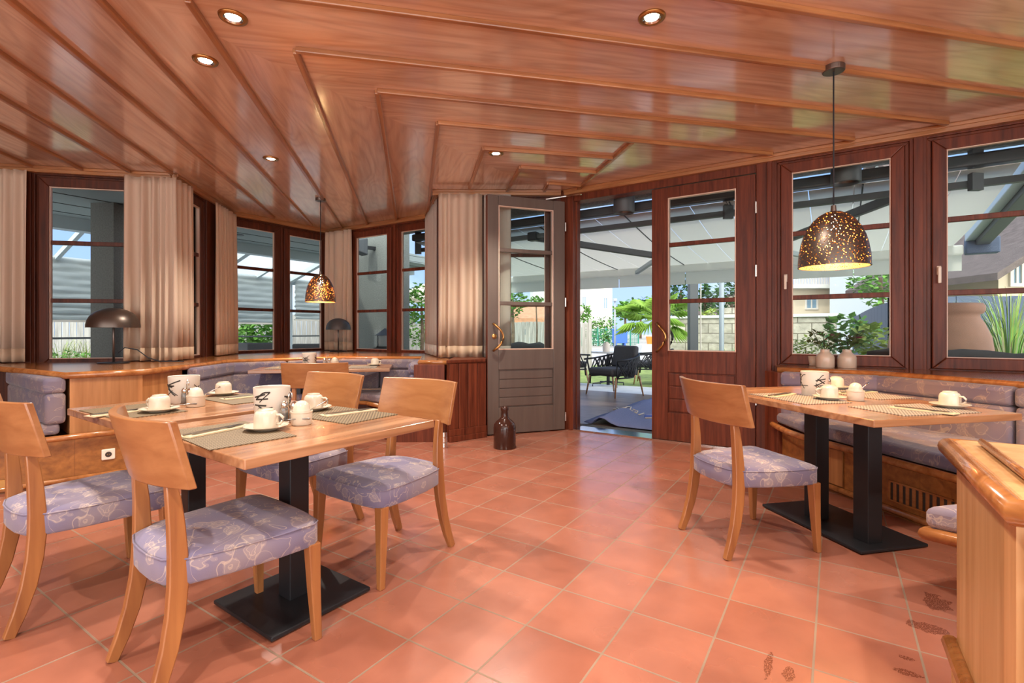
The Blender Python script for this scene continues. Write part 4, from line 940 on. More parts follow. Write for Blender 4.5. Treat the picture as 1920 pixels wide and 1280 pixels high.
# outdoor lounge chairs
def lounge(label, loc, rz):
    t = thing('rope_armchair', label, 'armchair', loc, rz, 'dark rope armchairs on the terrace')
    Wd, Dp_ = .39, .38; top = []; bot = []
    for k in range(25):
        a_ = math.pi * (k / 24); x = -Wd * 1.08 * math.cos(a_); q = math.sin(a_)
        top.append((x * (1 + .04 * q), .36 - .80 * q ** .55, .64 + .12 * q)); bot.append((x * .86, .30 - .62 * q ** .55, .335))
    M().tube(top, .017, 8).build('arm_rail', 'black_metal', t, smooth=True)
    M().tube(bot, .015, 8).build('seat_rail', 'black_metal', t, smooth=True)
    m = M()
    for k in range(24):
        for dk in (-2, -1, 1, 2):
            j = k + dk
            if 0 <= j <= 24: m.tube([top[k], [(top[k][i] + bot[j][i]) / 2 for i in range(3)], bot[j]], .0125, 5)
    m.build('rope_weave', 'rope', t, smooth=True)
    c_ = M().box(-.31, .31, -.28, .37, .36, .50).build('seat_cushion', 'dark_cushion', t, .05, seg=3); auto_smooth(c_, 60)
    c_ = M().add([(-.29, -.16, .49), (.29, -.16, .49), (.29, -.29, .49), (-.29, -.29, .49), (-.27, -.24, .90), (.27, -.24, .90), (.27, -.36, .88), (-.27, -.36, .88)], [(0, 1, 2, 3), (7, 6, 5, 4), (0, 4, 5, 1), (1, 5, 6, 2), (2, 6, 7, 3), (3, 7, 4, 0)]).build('back_cushion', 'dark_cushion', t, .045, seg=3); auto_smooth(c_, 60)
    for sx_ in (-1, 1):
        M().tube([(sx_ * .385, .33, .645), (sx_ * .34, .28, .34), (sx_ * .335, .30, .20)], [.015, .016, .016], 8).build('front_post', 'black_metal', t, smooth=True)
        for y_, y2 in ((.30, .36), (-.27, -.34)): M().tube([(sx_ * .335, y_, .35), (sx_ * .37, y2, 0)], [.021, .012], 10).build('leg', 'table_wood', t, smooth=True)
    return t
lc = lounge('dark rope armchair with grey cushions standing nearest outside the open door', (1.87, 9.05, -.012), R(213 - 90))
dup(lc, (1.18, 10.95, -.012), R(-35 - 90 + 60), 'dark rope armchair at the left of the terrace table, cut off by the door jamb')
dup(lc, (3.10, 11.0, -.012), R(160 - 90), 'dark rope armchair behind the nearest one, at the right edge of the doorway')
pt = thing('patio_table', 'low dark terrace table behind the rope armchairs', 'table', (2.05, 10.6, -.02))
M().lathe([(.0, .70), (.36, .70), (.36, .73), (.0, .73)], 32).build('tabletop', 'concrete_light', pt); M().tube([(0, 0, .02), (0, 0, .70)], .035, 10).build('column', 'black_metal', pt)
for k in range(4): a_ = k * math.pi / 2 + .3; M().tube([(0, 0, .10), (.2 * math.cos(a_), .2 * math.sin(a_), .07), (.36 * math.cos(a_), .36 * math.sin(a_), .06), (.37 * math.cos(a_), .37 * math.sin(a_), 0)], .014, 8).build('foot', 'black_metal', pt)
vs_ = thing('terrace_vase', 'pale vase with a small green plant on the terrace table', 'vase', (1.98, 10.45, .712)); M().lathe([(.0, 0), (.07, 0), (.075, .01), (.075, .14), (.05, .19), (.03, .21), (.0, .21)], 20).build('vase_body', 'white_matte', vs_, smooth=True)
m = M(); rr_ = random.Random(5)
for k in range(60): leaf(m, (rr_.gauss(0, .05), rr_.gauss(0, .05), .28 + rr_.gauss(0, .06)), .07, rr_)
m.build('foliage', 'leaf_green', vs_)
def sofa(name, u0, w0, w1, label, zb=1.0, flip=1):
    t = thing(name, label, 'sofa', U(u0, w0, -.012), thw, None); L = abs(w1 - w0)
    m = M(); n = 20; loops = []
    for i in range(n + 1):
        x = L * i / n; z = zb + .018 * math.sin(i * 1.7) - (.03 if i in (0, n) else 0); loops.append([(x, 0, .30), (x, -.20 * flip, .30), (x, -.17 * flip, z - .04), (x, -.09 * flip, z), (x, -.02 * flip, z - .05)])
    m.loops(loops); b = m.build('back_cushion', 'dark_cushion', t); auto_smooth(b, 60)
    M().box(0, L, -.85 * flip if flip > 0 else .20, -.20 * flip if flip > 0 else .85, .28, .46).build('seat_cushion', 'dark_cushion', t, .05, seg=3)
    M().box(.03, L - .03, -.82 if flip > 0 else .0, -.0 if flip > 0 else .82, .05, .29).build('frame', 'black_metal', t)
    for x in (.08, L - .08):
        for y in (-.75, -.08): M().box(x - .03, x + .03, y * flip - .03, y * flip + .03, 0, .06).build('leg', 'black_metal', t)
    return t
sofa('garden_sofa', 5.66, -3.6, -.25, 'dark outdoor sofa along the outside of the right windows', .99, 1)
sofa('garden_sofa', 7.35, 4.15, 6.4, 'dark outdoor sofa seen through the grey door panes and bay window', .955, 1)

# house overhang, lamps, awning
struct('trim_30', M().prism(uw([(5.40, -4.0), (5.40, 4.2), (5.40, 6.3), (6.02, 6.3), (6.02, -4.0)]), 2.76, 3.0), 'soffit_plaster', label='rough plaster underside of the overhang outside the door')
for px, u_, lb in ((1170, 5.62, 'dark cylinder spotlight under the overhang, seen through the open doorway'), (1586, 5.62, 'dark cylinder spotlight under the overhang, seen behind the right pendant cord')):
    d_ = (px - 960) / FOC; Y = u_ / (cu * d_ + su); t = thing('cylinder_spotlight', lb, 'outdoor light', (d_ * Y, Y, 2.53), 0, 'cylinder spotlights under the overhang')
    M().lathe([(.10, .03), (.105, .0), (.118, .0), (.122, .006), (.122, .23)], 32, cap=False).build('housing', 'frame_dark', t, smooth=True); M().lathe([(.0, .16), (.06, .12), (.10, .03)], 28, cap=False).build('reflector', 'bronze_metal', t, smooth=True)
aw = thing('awning', 'cream fabric awning spread over the terrace', 'awning', (0, 0, 0)); wA, wB = -1.42, 5.75; za, zb = 2.565, 2.28; uA, uB = 5.86, 8.78
cl = M(); n = 18
for i in range(n):
    a_, b_ = wA + .10 + (wB - wA - .2) * i / n, wA + .10 + (wB - wA - .2) * (i + 1) / n; loops = []
    for k in range(7): t_ = k / 6; u_ = uA + (uB - uA) * t_; z = za + (zb - za) * t_ - .05 * math.sin(t_ * math.pi); cl.v += [tuple(U(u_, a_ + .004, z)), tuple(U(u_, b_ - .004, z))]
    o_ = len(cl.v) - 14; cl.f += [(o_ + 2 * k, o_ + 2 * k + 1, o_ + 2 * k + 3, o_ + 2 * k + 2) for k in range(6)]
q = cl.build('fabric', 'awning_cloth', aw); s_ = q.modifiers.new('thick', 'SOLIDIFY'); s_.thickness = .004
sm = M()
for i in range(1, 6):
    w_ = wA + (wB - wA) * i / 6; sm.tube([U(uA + (uB - uA) * k / 6, w_, za + (zb - za) * k / 6 - .05 * math.sin(k / 6 * math.pi) - .006) for k in range(7)], .008, 5)
sm.build('seam', 'frame_dark', aw)
M().bar(U(5.93, wA, 2.655), U(5.93, wB, 2.655), .13, .11).build('cassette', 'frame_dark', aw, .02); M().bar(U(6.02, wA, 2.47), U(6.02, wB, 2.47), .06, .06).build('torsion_bar', 'frame_dark', aw)
M().bar(U(uB, wA, zb - .06), U(uB, wB, zb - .06), .10, .13).build('front_bar', 'awning_cloth', aw, .02); M().bar(U(uB, wA - .02, 2.26), U(uB, wA - .35, 2.26), .16, .21).build('end_box', 'fence_anthracite', aw, .015)
va = M()
for i in range(6):
    a_, b_ = wA + (wB - wA) * i / 6 + .006, wA + (wB - wA) * (i + 1) / 6 - .006
    va.add([U(uB + .04, a_, zb - .12), U(uB + .04, b_, zb - .12), U(uB + .04, b_, zb - .33), U(uB + .04, a_, zb - .33)], [(0, 1, 2, 3)])
q = va.build('valance', 'awning_cloth', aw); s_ = q.modifiers.new('thick', 'SOLIDIFY'); s_.thickness = .004
M().bar(U(5.9, wA - .18, 2.66), U(8.74, wA - .18, 2.33), .14, .14).build('side_rail', 'frame_dark', aw, .01); M().bar(U(5.9, wA - .06, 2.70), U(8.74, wA - .06, 2.37), .10, .10).build('side_rail', 'frame_grey', aw, .01)
for w0, w1_, w2 in ((3.55, 2.2, 3.0), (-.55, .8, .1)):
    e1 = U(6.05, w0, 2.46); e2 = U(7.5, w1_, 2.27); e3 = U(8.74, w2, 2.20)
    M().bar(e1, e2, .07, .09).build('folding_arm', 'frame_dark', aw, .01); M().bar(e2, e3, .06, .07).build('folding_arm', 'frame_grey', aw, .01)
    M().bar(U(6.02, w0 - .07, 2.47), U(6.02, w0 + .07, 2.47), .11, .12).build('arm_joint', 'black_metal', aw, .01)
for w_ in (wB - .05, 4.6, 2.9, 1.0, -1.05): M().bar(U(5.97, w_, 2.40), U(5.97, w_, 2.80), .10, .05).build('bracket', 'frame_dark', aw)

# posts, walls and fences in the garden
def post(px, Y, r_, z1, label, mat_, square=False):
    p = D(px, Y); m = M().box(p.x - r_, p.x + r_, p.y - r_, p.y + r_, -.06, z1) if square else M().lathe([(r_, -.06), (r_, z1), (.0, z1 + .01)], 16, (p.x, p.y, 0)); tag(m.build('garden_post', mat_, None), label, 'post')
post(1299, 10.2, .082, 2.7, 'square dark grey post behind the shut door pane', 'frame_dark', True); post(1353, 10.6, .05, 2.7, 'round light grey pole behind the shut door pane', 'pole_grey'); post(1314, 10.2, .012, 2.2, 'thin pale rod beside the square dark post', 'white_matte')
sw0, sw1 = D(1245, 14.6), D(1568, 12.2); sw = M(); Ls = (sw1 - sw0).length; sw.box(0, Ls, 0, .35, -.1, 1.50)
t = thing('stone_wall', 'coursed pale stone garden wall with flat coping behind the palm', 'garden wall', (sw0.x, sw0.y, 0), math.atan2(sw1.y - sw0.y, sw1.x - sw0.x)); sw.build('masonry', 'stone', t); M().box(-.05, Ls + .05, -.05, .4, 1.50, 1.58).build('coping', 'concrete_light', t, .01)
M().box(Ls * .36, Ls * .58, .0, .3, 1.58, 1.78).build('stone_block', 'stone', t)
def fence(pts, h, label, mat_, gap=.0, board=.5, thk=.03, z0=-.05):
    t = thing('garden_fence', label, 'fence', (0, 0, 0)); pts = [Vector(p) for p in pts]
    for a_, b_ in zip(pts, pts[1:]):
        L = (b_ - a_).length; k = max(1, int(L / board)); m = M(); d_ = (b_ - a_).normalized(); n_ = Vector((-d_.y, d_.x)) * thk / 2
        for i in range(k): p0, p1 = a_ + d_ * (L * i / k + gap / 2), a_ + d_ * (L * (i + 1) / k - gap / 2); m.prism([p0 - n_, p1 - n_, p1 + n_, p0 + n_], z0, h + (.03 * math.sin(i * 12.9) if gap else 0))
        m.build('panel', mat_, t)
        for q in (a_, b_): M().box(q.x - .05, q.x + .05, q.y - .05, q.y + .05, z0, h + .08).build('fence_post', mat_, t)
fence([D(1690, 9.4).to_2d(), D(1672, 10.6).to_2d(), D(1602, 21.5).to_2d()], 1.78, 'blue grey board fence running away behind the right sill vases', 'fence_anthracite', .025, .9)
fence([D(1690, 9.4).to_2d(), D(1990, 9.6).to_2d()], 1.80, 'blue grey board fence behind the terracotta pot', 'fence_anthracite', .02, .9)
fence([(-4.6, 15.2), (2.35, 15.0)], 1.40, 'pale weathered picket fence beyond the terrace, seen through the grey door', 'weathered_wood', .012, .12)
fence([(-14.0, 11.0), (-7.5, 14.2), (-3.4, 17.2)], 1.62, 'weathered board fence beyond the conservatory on the left', 'weathered_wood', .015, .14)
t = thing('wire_fence', 'green wire mesh fence along the street seen through the doorway', 'fence', (0, 0, 0)); m = M()
for i in range(9): x = 4.7 + i * .62; M().tube([(x, 38, 0), (x, 38, 1.42)], .045, 8).build('fence_post', 'fence_green', t)
for i in range(60): m.bar((4.7 + i * .083, 38.02, .05), (4.7 + i * .083, 38.02, 1.3), .018, .018)
for i in range(9): m.bar((4.7, 38.03, .08 + i * .15), (9.7, 38.03, .08 + i * .15), .022, .022)
m.build('wire_mesh', 'fence_green', t)

# planting
def bush(name, c, rad, n, size, mat_, label, cat, trunk=0.0, seed=1, group=None, hollow=.55, flat=0.0):
    rnd = random.Random(seed); t = thing(name, label, cat, (c[0], c[1], 0), 0, group); m = M()
    for i in range(n):
        while True:
            p = Vector((rnd.uniform(-1, 1), rnd.uniform(-1, 1), rnd.uniform(-1, 1))); l = p.length
            if hollow < l < 1.0: break
        bump = 1 + .18 * math.sin(p.x * 7 + seed) * math.sin(p.z * 6 + seed * 2) + .1 * math.sin(p.y * 9)
        leaf(m, (p.x * rad[0] * bump, p.y * rad[1] * bump, c[2] + p.z * rad[2] * bump), size * rnd.uniform(.7, 1.3), rnd, flat)
    m.build('foliage', mat_, t)
    if trunk: M().tube([(0, 0, -.06), (.03, 0, c[2] * .6), (0, .03, c[2])], [trunk, trunk * .8, trunk * .5], 8).build('trunk', 'trunk_bark', t, smooth=True)
    return t
def P3(px, py, Y): return (D(px, Y).x, Y, Zat(py, Y))
bush('deciduous_tree', P3(1652, 520, 14.2), (.85, .6, .8), 900, .16, 'leaf_green', 'green tree behind the blue grey fence, upper right of the middle window', 'tree', .09, 3)
bush('leafy_shrub', P3(1590, 630, 7.6), (.34, .3, .34), 260, .14, 'leaf_green', 'bright green leafy shrub behind the right sill vases', 'shrub', .02, 4)
bush('leafy_shrub', P3(1635, 640, 7.2), (.2, .2, .26), 140, .13, 'leaf_yellow', 'light green shrub right of the red dahlia, outside', 'shrub', .02, 5)
bush('hydrangea_bush', P3(1512, 652, 7.6), (.30, .22, .17), 260, .06, 'leaf_yellow', 'low yellowish bush before the stone wall', 'shrub', .02, 6)
bush('deciduous_tree', P3(1372, 560, 18), (.75, .6, .85), 800, .17, 'leaf_dark', 'dark green tree behind the stone wall, right pane of the shut door', 'tree', .1, 7)
bush('leafy_shrub', P3(1335, 592, 16.5), (.42, .3, .22), 200, .12, 'leaf_yellow', 'light green bush peeping over the stone wall', 'shrub', .03, 8)
bush('conifer', P3(1277, 545, 34), (.75, .7, 1.4), 500, .3, 'leaf_dark', 'distant dark conifer left of the square dark post', 'tree', .15, 9)
bush('conifer', P3(1322, 560, 36), (.6, .6, 1.0), 400, .3, 'leaf_dark', 'distant dark tree right of the square dark post', 'tree', .15, 10)
for i, (px, h) in enumerate(((1104, 600), (1113, 597), (1122, 599), (1131, 596), (1141, 598), (1150, 595))): 
    Y = 40; z1 = Zat(h, Y); bush('thuja', (D(px, Y).x, Y, z1 * .5), (.27, .27, z1 * .52), 260, .2, 'leaf_green', 'pointed green thuja in the hedge behind the wire fence', 'hedge plant', .05, 20 + i, 'thujas of the street hedge', .7)
bush('leafy_shrub', P3(1093, 588, 30), (.5, .4, .55), 300, .2, 'leaf_green', 'small green tree beside the street lamp', 'tree', .05, 31); bush('leafy_shrub', P3(1078, 590, 30.5), (.28, .3, .6), 200, .2, 'leaf_purple', 'purple leaved shrub left of the street lamp', 'shrub', .04, 32)
for i, (px, py, Y, r_) in enumerate(((1172, 583, 68, 1.9), (1201, 577, 78, 2.3), (1228, 580, 68, 2.1), (1262, 575, 80, 2.6), (1425, 560, 60, 4), (1560, 575, 60, 4))): bush('distant_tree', P3(px, py, Y), (r_ * .9, r_ * .8, r_ * .6), 420, .7, 'leaf_dark' if i % 2 else 'leaf_green', 'hazy green tree on the far slope', 'tree', .2, 40 + i, 'trees on the far slope')
bush('deciduous_tree', P3(960, 562, 13.5), (.42, .4, .5), 500, .12, 'leaf_green', 'green tree behind the picket fence, left pane of the grey door', 'tree', .06, 50); bush('leafy_shrub', P3(1005, 565, 14.2), (.22, .2, .12), 120, .11, 'leaf_green', 'thin green twig mass in the right of the grey door pane', 'shrub', .03, 51)
bush('deciduous_tree', P3(790, 572, 13.2), (.62, .5, .5), 700, .13, 'leaf_green', 'green tree beyond the picket fence, right bay window', 'tree', .06, 52); bush('climber_plant', P3(790, 622, 14.4), (.5, .3, .45), 420, .12, 'leaf_green', 'leafy climber before the picket fence, right bay window', 'shrub', .03, 53)
bush('bamboo_bush', P3(488, 622, 12.4), (.55, .45, .42), 600, .15, 'leaf_green', 'dense green bush outside the conservatory, left bay window', 'shrub', .03, 54)
bush('leafy_shrub', P3(433, 640, 12.6), (.28, .3, .4), 260, .13, 'leaf_dark', 'dark green shrub outside the conservatory beside the pale curtain', 'shrub', .03, 55)
bush('flower_bed', P3(150, 672, 9.2), (1.0, .3, .16), 320, .08, 'leaf_green', 'low flower bed with pink blooms below the left window lamp', 'flowers', .02, 56)
def grass(name, c, n, hgt, spread, mat_, label, seed):
    rnd = random.Random(seed); m = M(); W_ = .008
    for i in range(n):
        a_ = rnd.uniform(0, 6.283); h = hgt * rnd.uniform(.6, 1.1); s_ = spread * rnd.uniform(.3, 1.1); r0_ = rnd.uniform(0, .07); d_ = Vector((math.cos(a_), math.sin(a_), 0)); n_ = Vector((-d_.y, d_.x, 0)) * W_; L = []
        for k in range(6): t_ = k / 5; p = d_ * (r0_ + s_ * t_ ** 1.7) + Vector((0, 0, h * (t_ - .35 * t_ ** 3.2))); L.append((p - n_ * (1 - t_ * .8), p + n_ * (1 - t_ * .8)))
        m.add([q for l in L for q in l], [(2 * k, 2 * k + 1, 2 * k + 3, 2 * k + 2) for k in range(5)])
    o = tag(m.build(name, mat_, None), label, 'grass'); o.location = (c[0], c[1], c[2]); return o
grass('ornamental_grass', (5.75, 5.75, -.06), 240, 2.1, 1.5, 'leaf_green', 'tall green ornamental grass right of the terracotta pot', 61); grass('ornamental_grass', (5.0, 5.0, -.06), 110, 1.9, .8, 'leaf_straw', 'straw coloured ornamental grass arching in front of the terracotta pot', 62)
grass('ornamental_grass', (6.9, 6.9, -.06), 200, 2.6, .8, 'leaf_yellow', 'yellow green tall grass against the blue grey fence at the right edge', 63)
for i, px in enumerate((112, 140, 165, 190)): p = D(px, 9.6 + .2 * (i % 2)); grass('ornamental_grass', (p.x, p.y, -.06), 80, 1.5, .45, 'leaf_straw' if i % 2 else 'leaf_yellow', ('first', 'second', 'third', 'fourth')[i] + ' tuft from the left of tall grass behind the left table lamp', 64 + i)
grass('ornamental_grass', (D(1370, 11.5).x, 11.5, -.06), 90, 1.2, .5, 'leaf_green', 'grass tuft at the foot of the round grey pole', 70)
# fan palm
pm = thing('fan_palm', 'bright green fan palm beyond the terrace, partly behind the shut door', 'palm', (D(1232, 12.0).x, 12.0, -.06)); M().tube([(0, 0, 0), (.03, .02, .8), (0, 0, 1.5)], [.12, .11, .09], 10).build('trunk', 'trunk_bark', pm, smooth=True)
rnd = random.Random(9)
for k in range(20):
    a_ = k * 2.4 + .3; el = rnd.uniform(-.55, 1.15); d_ = Vector((math.cos(a_) * math.cos(el), math.sin(a_) * math.cos(el), math.sin(el))); base = Vector((0, 0, 1.52)); hub = base + d_ * rnd.uniform(.35, .62); side = d_.cross(Vector((0, 0, 1))); side = side.normalized() if side.length > .1 else Vector((1, 0, 0)); nrm = side.cross(d_).normalized(); m = M(); m.tube([base, hub], .010, 5)
    for j in range(-9, 10):
        f_ = j / 9 * 1.75; dd = d_ * math.cos(f_) + side * math.sin(f_); ln = .52 * (1 - .22 * abs(j) / 9); wv = (side * math.cos(f_) - d_ * math.sin(f_)) * .022; tip = hub + dd * ln - Vector((0, 0, .10 * (1 + .3 * abs(j) / 9))); mid = hub + dd * ln * .55 + nrm * .02
        m.add([hub, mid - wv, tip, mid + wv], [(0, 1, 2), (0, 2, 3)])
    m.build('frond', 'leaf_palm', pm)
# terracotta pot
tp = tag(M().lathe([(.0, 0), (.27, 0), (.30, .03), (.40, .35), (.465, .72), (.47, .95), (.44, 1.15), (.385, 1.28), (.35, 1.33), (.345, 1.36), (.375, 1.375), (.39, 1.40), (.39, 1.44), (.37, 1.465), (.34, 1.46), (.31, 1.40), (.30, 1.2), (.0, 1.2)], 48).build('terracotta_jar', 'terracotta', None, smooth=True), 'big round terracotta jar outside the rightmost window', 'jar'); tp.location = (4.11, 4.80, -.06); tp.scale = (.86, .86, 1.0)
p = D(1219, 20); o = tag(M().lathe([(.0, 0), (.12, 0), (.17, .30), (.15, .30), (.11, .02), (.0, .02)], 20).build('flower_pot', 'plastic_orange', None), 'small orange pot beyond the terrace at the door edge', 'pot'); o.location = (p.x, p.y, .62)
tag(M().box(p.x - .4, p.x + .4, 19.7, 20.6, -.06, .62).build('low_wall', 'concrete_light', None), 'low pale garden wall carrying the orange pot', 'garden wall')
tag(M().box(7.4, 8.35, 36, 36.8, .25, 1.27).box(7.36, 8.39, 35.97, 36.83, 1.2, 1.3).box(7.5, 7.6, 36, 36.8, -.06, .26).box(8.15, 8.25, 36, 36.8, -.06, .26).build('waste_container', 'plastic_blue', None, .03), 'blue waste container on the street behind the palm', 'container')
def lamp_post(px, Y, zt, label, globe):
    p = D(px, Y); t = thing('street_lamp', label, 'street lamp', (p.x, p.y, -.06)); M().tube([(0, 0, 0), (0, 0, zt)], [.07, .045], 10).build('pole', 'pole_grey', t, smooth=True)
    if globe: M().lathe([(.0, zt - .02), (.12, zt + .0), (.24, zt + .14), (.26, zt + .24), (.2, zt + .36), (.0, zt + .44)], 20).build('globe', 'white_matte', t, smooth=True)
    else: M().box(-.12, .12, -.12, .12, zt - .05, zt + .12).build('lamp_head', 'pole_grey', t, .02)
lamp_post(1085, 24, 2.0, 'grey street lamp with a white globe, left in the doorway', True); lamp_post(1153, 31, 3.1, 'tall thin grey pole beside the white house', False)

# houses
def house(name, x0, x1, y0, y1, h, label, wall_m, roof_m, ridge='x', rise=2.0, over=.5, wins=()):
    t = thing(name, label, 'house', (x0, y0, -.06)); W_, Dp2 = x1 - x0, y1 - y0; M().box(0, W_, 0, Dp2, 0, h).build('walls', wall_m, t); r = M()
    if ridge == 'x': 
        for sgn in (0, 1):
            ya, yb = (-over, Dp2 / 2) if not sgn else (Dp2 + over, Dp2 / 2); za_ = h - rise * over / (Dp2 / 2)
            r.add([(-over, ya, za_), (W_ + over, ya, za_), (W_ + over, yb, h + rise), (-over, yb, h + rise), (-over, ya, za_ + .18), (W_ + over, ya, za_ + .18), (W_ + over, yb, h + rise + .18), (-over, yb, h + rise + .18)], [(0, 1, 2, 3), (7, 6, 5, 4), (0, 4, 5, 1), (1, 5, 6, 2), (2, 6, 7, 3), (3, 7, 4, 0)])
        M().add([(0, .05, h), (0, Dp2 - .05, h), (0, Dp2 / 2, h + rise), (W_, .05, h), (W_, Dp2 - .05, h), (W_, Dp2 / 2, h + rise)], [(0, 1, 2), (5, 4, 3), (0, 3, 4, 1), (1, 4, 5, 2), (2, 5, 3, 0)]).build('gable', wall_m, t)
    else:
        for sgn in (0, 1):
            xa, xb = (-over, W_ / 2) if not sgn else (W_ + over, W_ / 2); za_ = h - rise * over / (W_ / 2)
            r.add([(xa, -over, za_), (xa, Dp2 + over, za_), (xb, Dp2 + over, h + rise), (xb, -over, h + rise), (xa, -over, za_ + .18), (xa, Dp2 + over, za_ + .18), (xb, Dp2 + over, h + rise + .18), (xb, -over, h + rise + .18)], [(0, 1, 2, 3), (7, 6, 5, 4), (0, 4, 5, 1), (1, 5, 6, 2), (2, 6, 7, 3), (3, 7, 4, 0)])
        M().add([(.05, 0, h), (W_ - .05, 0, h), (W_ / 2, 0, h + rise), (.05, Dp2, h), (W_ - .05, Dp2, h), (W_ / 2, Dp2, h + rise)], [(0, 1, 2), (5, 4, 3), (0, 3, 4, 1), (1, 4, 5, 2), (2, 5, 3, 0)]).build('gable', wall_m, t)
    r.build('roof', roof_m, t)
    for (a_, b_, za_, zb_) in wins:
        f = M(); ring(f, a_ - x0, b_ - x0, za_, zb_, .09, -.06, .02); f.box((a_ + b_) / 2 - x0 - .03, (a_ + b_) / 2 - x0 + .03, -.05, .0, za_, zb_); w_ = f.build('window', 'white_matte', t); M().box(a_ - x0, b_ - x0, -.02, .0, za_, zb_).build('pane', 'window_dark', w_)
    return t
def hx(px, Y): return D(px, Y).x
house('white_house', hx(1000, 44), hx(1148, 44), 44, 52, 6.0, 'white house with gabled roof seen through the open doorway', 'house_white', 'roof_dark', 'x', 2.2, .55, [(hx(1132, 44), hx(1138, 44), 3.2, 4.1), (hx(1092, 44), hx(1098, 44), 3.4, 4.2)])
house('garage', hx(925, 20), hx(1030, 20), 20, 24, 1.62, 'low garage with terracotta roof behind the picket fence', 'concrete_light', 'roof_terracotta', 'x', .55, .35, [(hx(983, 20), hx(990, 20), 1.05, 1.28), (hx(997, 20), hx(1004, 20), 1.05, 1.28)])
house('cream_house', hx(1478, 27), hx(1640, 27), 27, 35, 3.55, 'cream house with white balcony railing behind the right pendant lamp', 'house_cream', 'roof_dark', 'x', .05, .0, [(hx(1512, 27), hx(1530, 27), 2.45, 3.0), (hx(1559, 27), hx(1597, 27), 1.95, 3.0)])
bal = thing('balcony_railing', 'white slatted balcony railing on the cream house', 'railing', (hx(1478, 27), 26.6, 3.62)); Lb = hx(1606, 27) - hx(1478, 27); M().box(0, Lb, -.2, 1.2, -.2, .0).build('balcony_slab', 'house_white', bal); m = M()
for i in range(44): m.box(i * Lb / 44, i * Lb / 44 + .045, -.15, -.11, .0, .52)
m.box(0, Lb, -.17, -.09, .52, .58).build('slats', 'white_matte', bal)
house('sided_house', 16.6, 27, 19, 26, 5.9, 'white clapboard house with dark tiled roof behind the rightmost window', 'siding_white', 'roof_dark', 'x', 3.0, .4, [(hx(1797, 19), hx(1806, 19), 3.3, 4.0), (hx(1797, 19), hx(1806, 19), 1.9, 2.7)])
house('small_gabled_house', hx(1872, 13), hx(1872, 13) + 6.2, 13, 16.6, 3.05, 'small gabled outbuilding with grey eaves at the right edge', 'house_cream', 'roof_dark', 'y', 2.0, .95, [(hx(1897, 13), hx(1912, 13), 2.45, 2.95)])
house('dark_roofed_house', hx(1300, 45), hx(1352, 45), 45, 50, 2.2, 'distant house with dark roof behind the stone wall', 'house_white', 'roof_dark', 'x', 1.6, .3)
# umbrella beyond the right bay window
um = thing('garden_parasol', 'cream parasol canopy beyond the right bay window', 'parasol', (hx(800, 16), 16, -.06)); m = M(); n = 8; rr_ = 1.45; vs = [(0, 0, 2.75)] + [(rr_ * math.cos(k * math.pi / 4), rr_ * math.sin(k * math.pi / 4), 2.18) for k in range(n)]
m.add(vs, [(0, 1 + k, 1 + (k + 1) % n) for k in range(n)]); q = m.build('canopy', 'umbrella_cloth', um); s_ = q.modifiers.new('thick', 'SOLIDIFY'); s_.thickness = .006; M().tube([(0, 0, 0), (0, 0, 2.8)], .025, 8).build('pole', 'trunk_bark', um)
for k in range(n): M().bar((0, 0, 2.70), (rr_ * .97 * math.cos(k * math.pi / 4), rr_ * .97 * math.sin(k * math.pi / 4), 2.16), .02, .02).build('rib', 'trunk_bark', um)

# conservatory beyond the bay
struct('floor_conservatory', M().prism(uw([(-4, 7.5), (-4, 11.3), (9.2, 11.3), (9.2, 8.8), (6.3, 8.5), (4.95, 7.5), (3.3, 7.5)]), -.2, -.03), 'concrete_light', label='pale floor outside the bay windows')
struct('ceiling_conservatory', M().prism(uw([(-4, 7.35), (-4, 9.45), (9.6, 9.45), (9.6, 8.6), (6.3, 8.3), (4.95, 7.3), (3.3, 7.3), (2.0, 6.6)]), 2.80, 3.0), 'slab_grey', label='grey panelled ceiling outside the bay windows')
m = M()
for w_ in (7.8, 8.4, 9.0): m.prism(uw([(-4, w_ - .008), (9.5, w_ - .008), (9.5, w_ + .008), (-4, w_ + .008)]), 2.794, 2.801)
struct('trim_40', m, 'seam_dark', label='dark seams of the ceiling outside the bay windows')
struct('trim_41', M().prism(uw([(-4, 9.3), (9.6, 9.3), (9.6, 9.5), (-4, 9.5)]), 2.62, 2.82), 'frame_grey', label='grey edge beam of the conservatory roof')
for i, (u_, w_) in enumerate(((1.0, 8.9), (4.6, 8.6), (6.6, 8.9), (7.9, 8.8))):
    o = tag(M().lathe([(.0, 0), (.09, 0), (.095, -.008), (.0, -.01)][::-1], 20).build('recessed_spot', 'frame_dark', None), 'dark recessed spot in the grey conservatory ceiling', 'ceiling light', 'recessed spots of the conservatory'); o.location = U(u_, w_, 2.799)
cv = thing('conservatory', 'grey framed conservatory wall and sloping glazing bars beyond the bay', 'conservatory', (0, 0, 0)); wc = 11.25
for i in range(7): u_ = -1.5 + i * 1.75; M().bar(U(u_, wc, -.05), U(u_, wc, 2.35), .14, .14).build('mullion', 'frame_grey', cv); M().bar(U(u_, wc, 2.35), U(u_, 9.5, 2.85), .10, .10).build('rafter', 'frame_grey', cv)
for i in range(6): u_ = -.62 + i * 1.75; M().bar(U(u_, wc, 2.35), U(u_, 9.5, 2.85), .06, .08).build('rafter', 'frame_grey', cv)
M().bar(U(-1.6, wc, 2.35), U(9.1, wc, 2.35), .14, .12).build('eaves_beam', 'frame_grey', cv); M().bar(U(-1.6, wc, .32), U(9.1, wc, .32), .12, .5).build('knee_wall', 'frame_grey', cv); M().bar(U(-1.6, wc, 1.02), U(9.1, wc, 1.02), .05, .035).build('transom', 'frame_dark', cv)
M().bar(U(9.1, wc, -.05), U(9.1, 9.6, -.05), .1, .1).build('end_sill', 'frame_grey', cv)
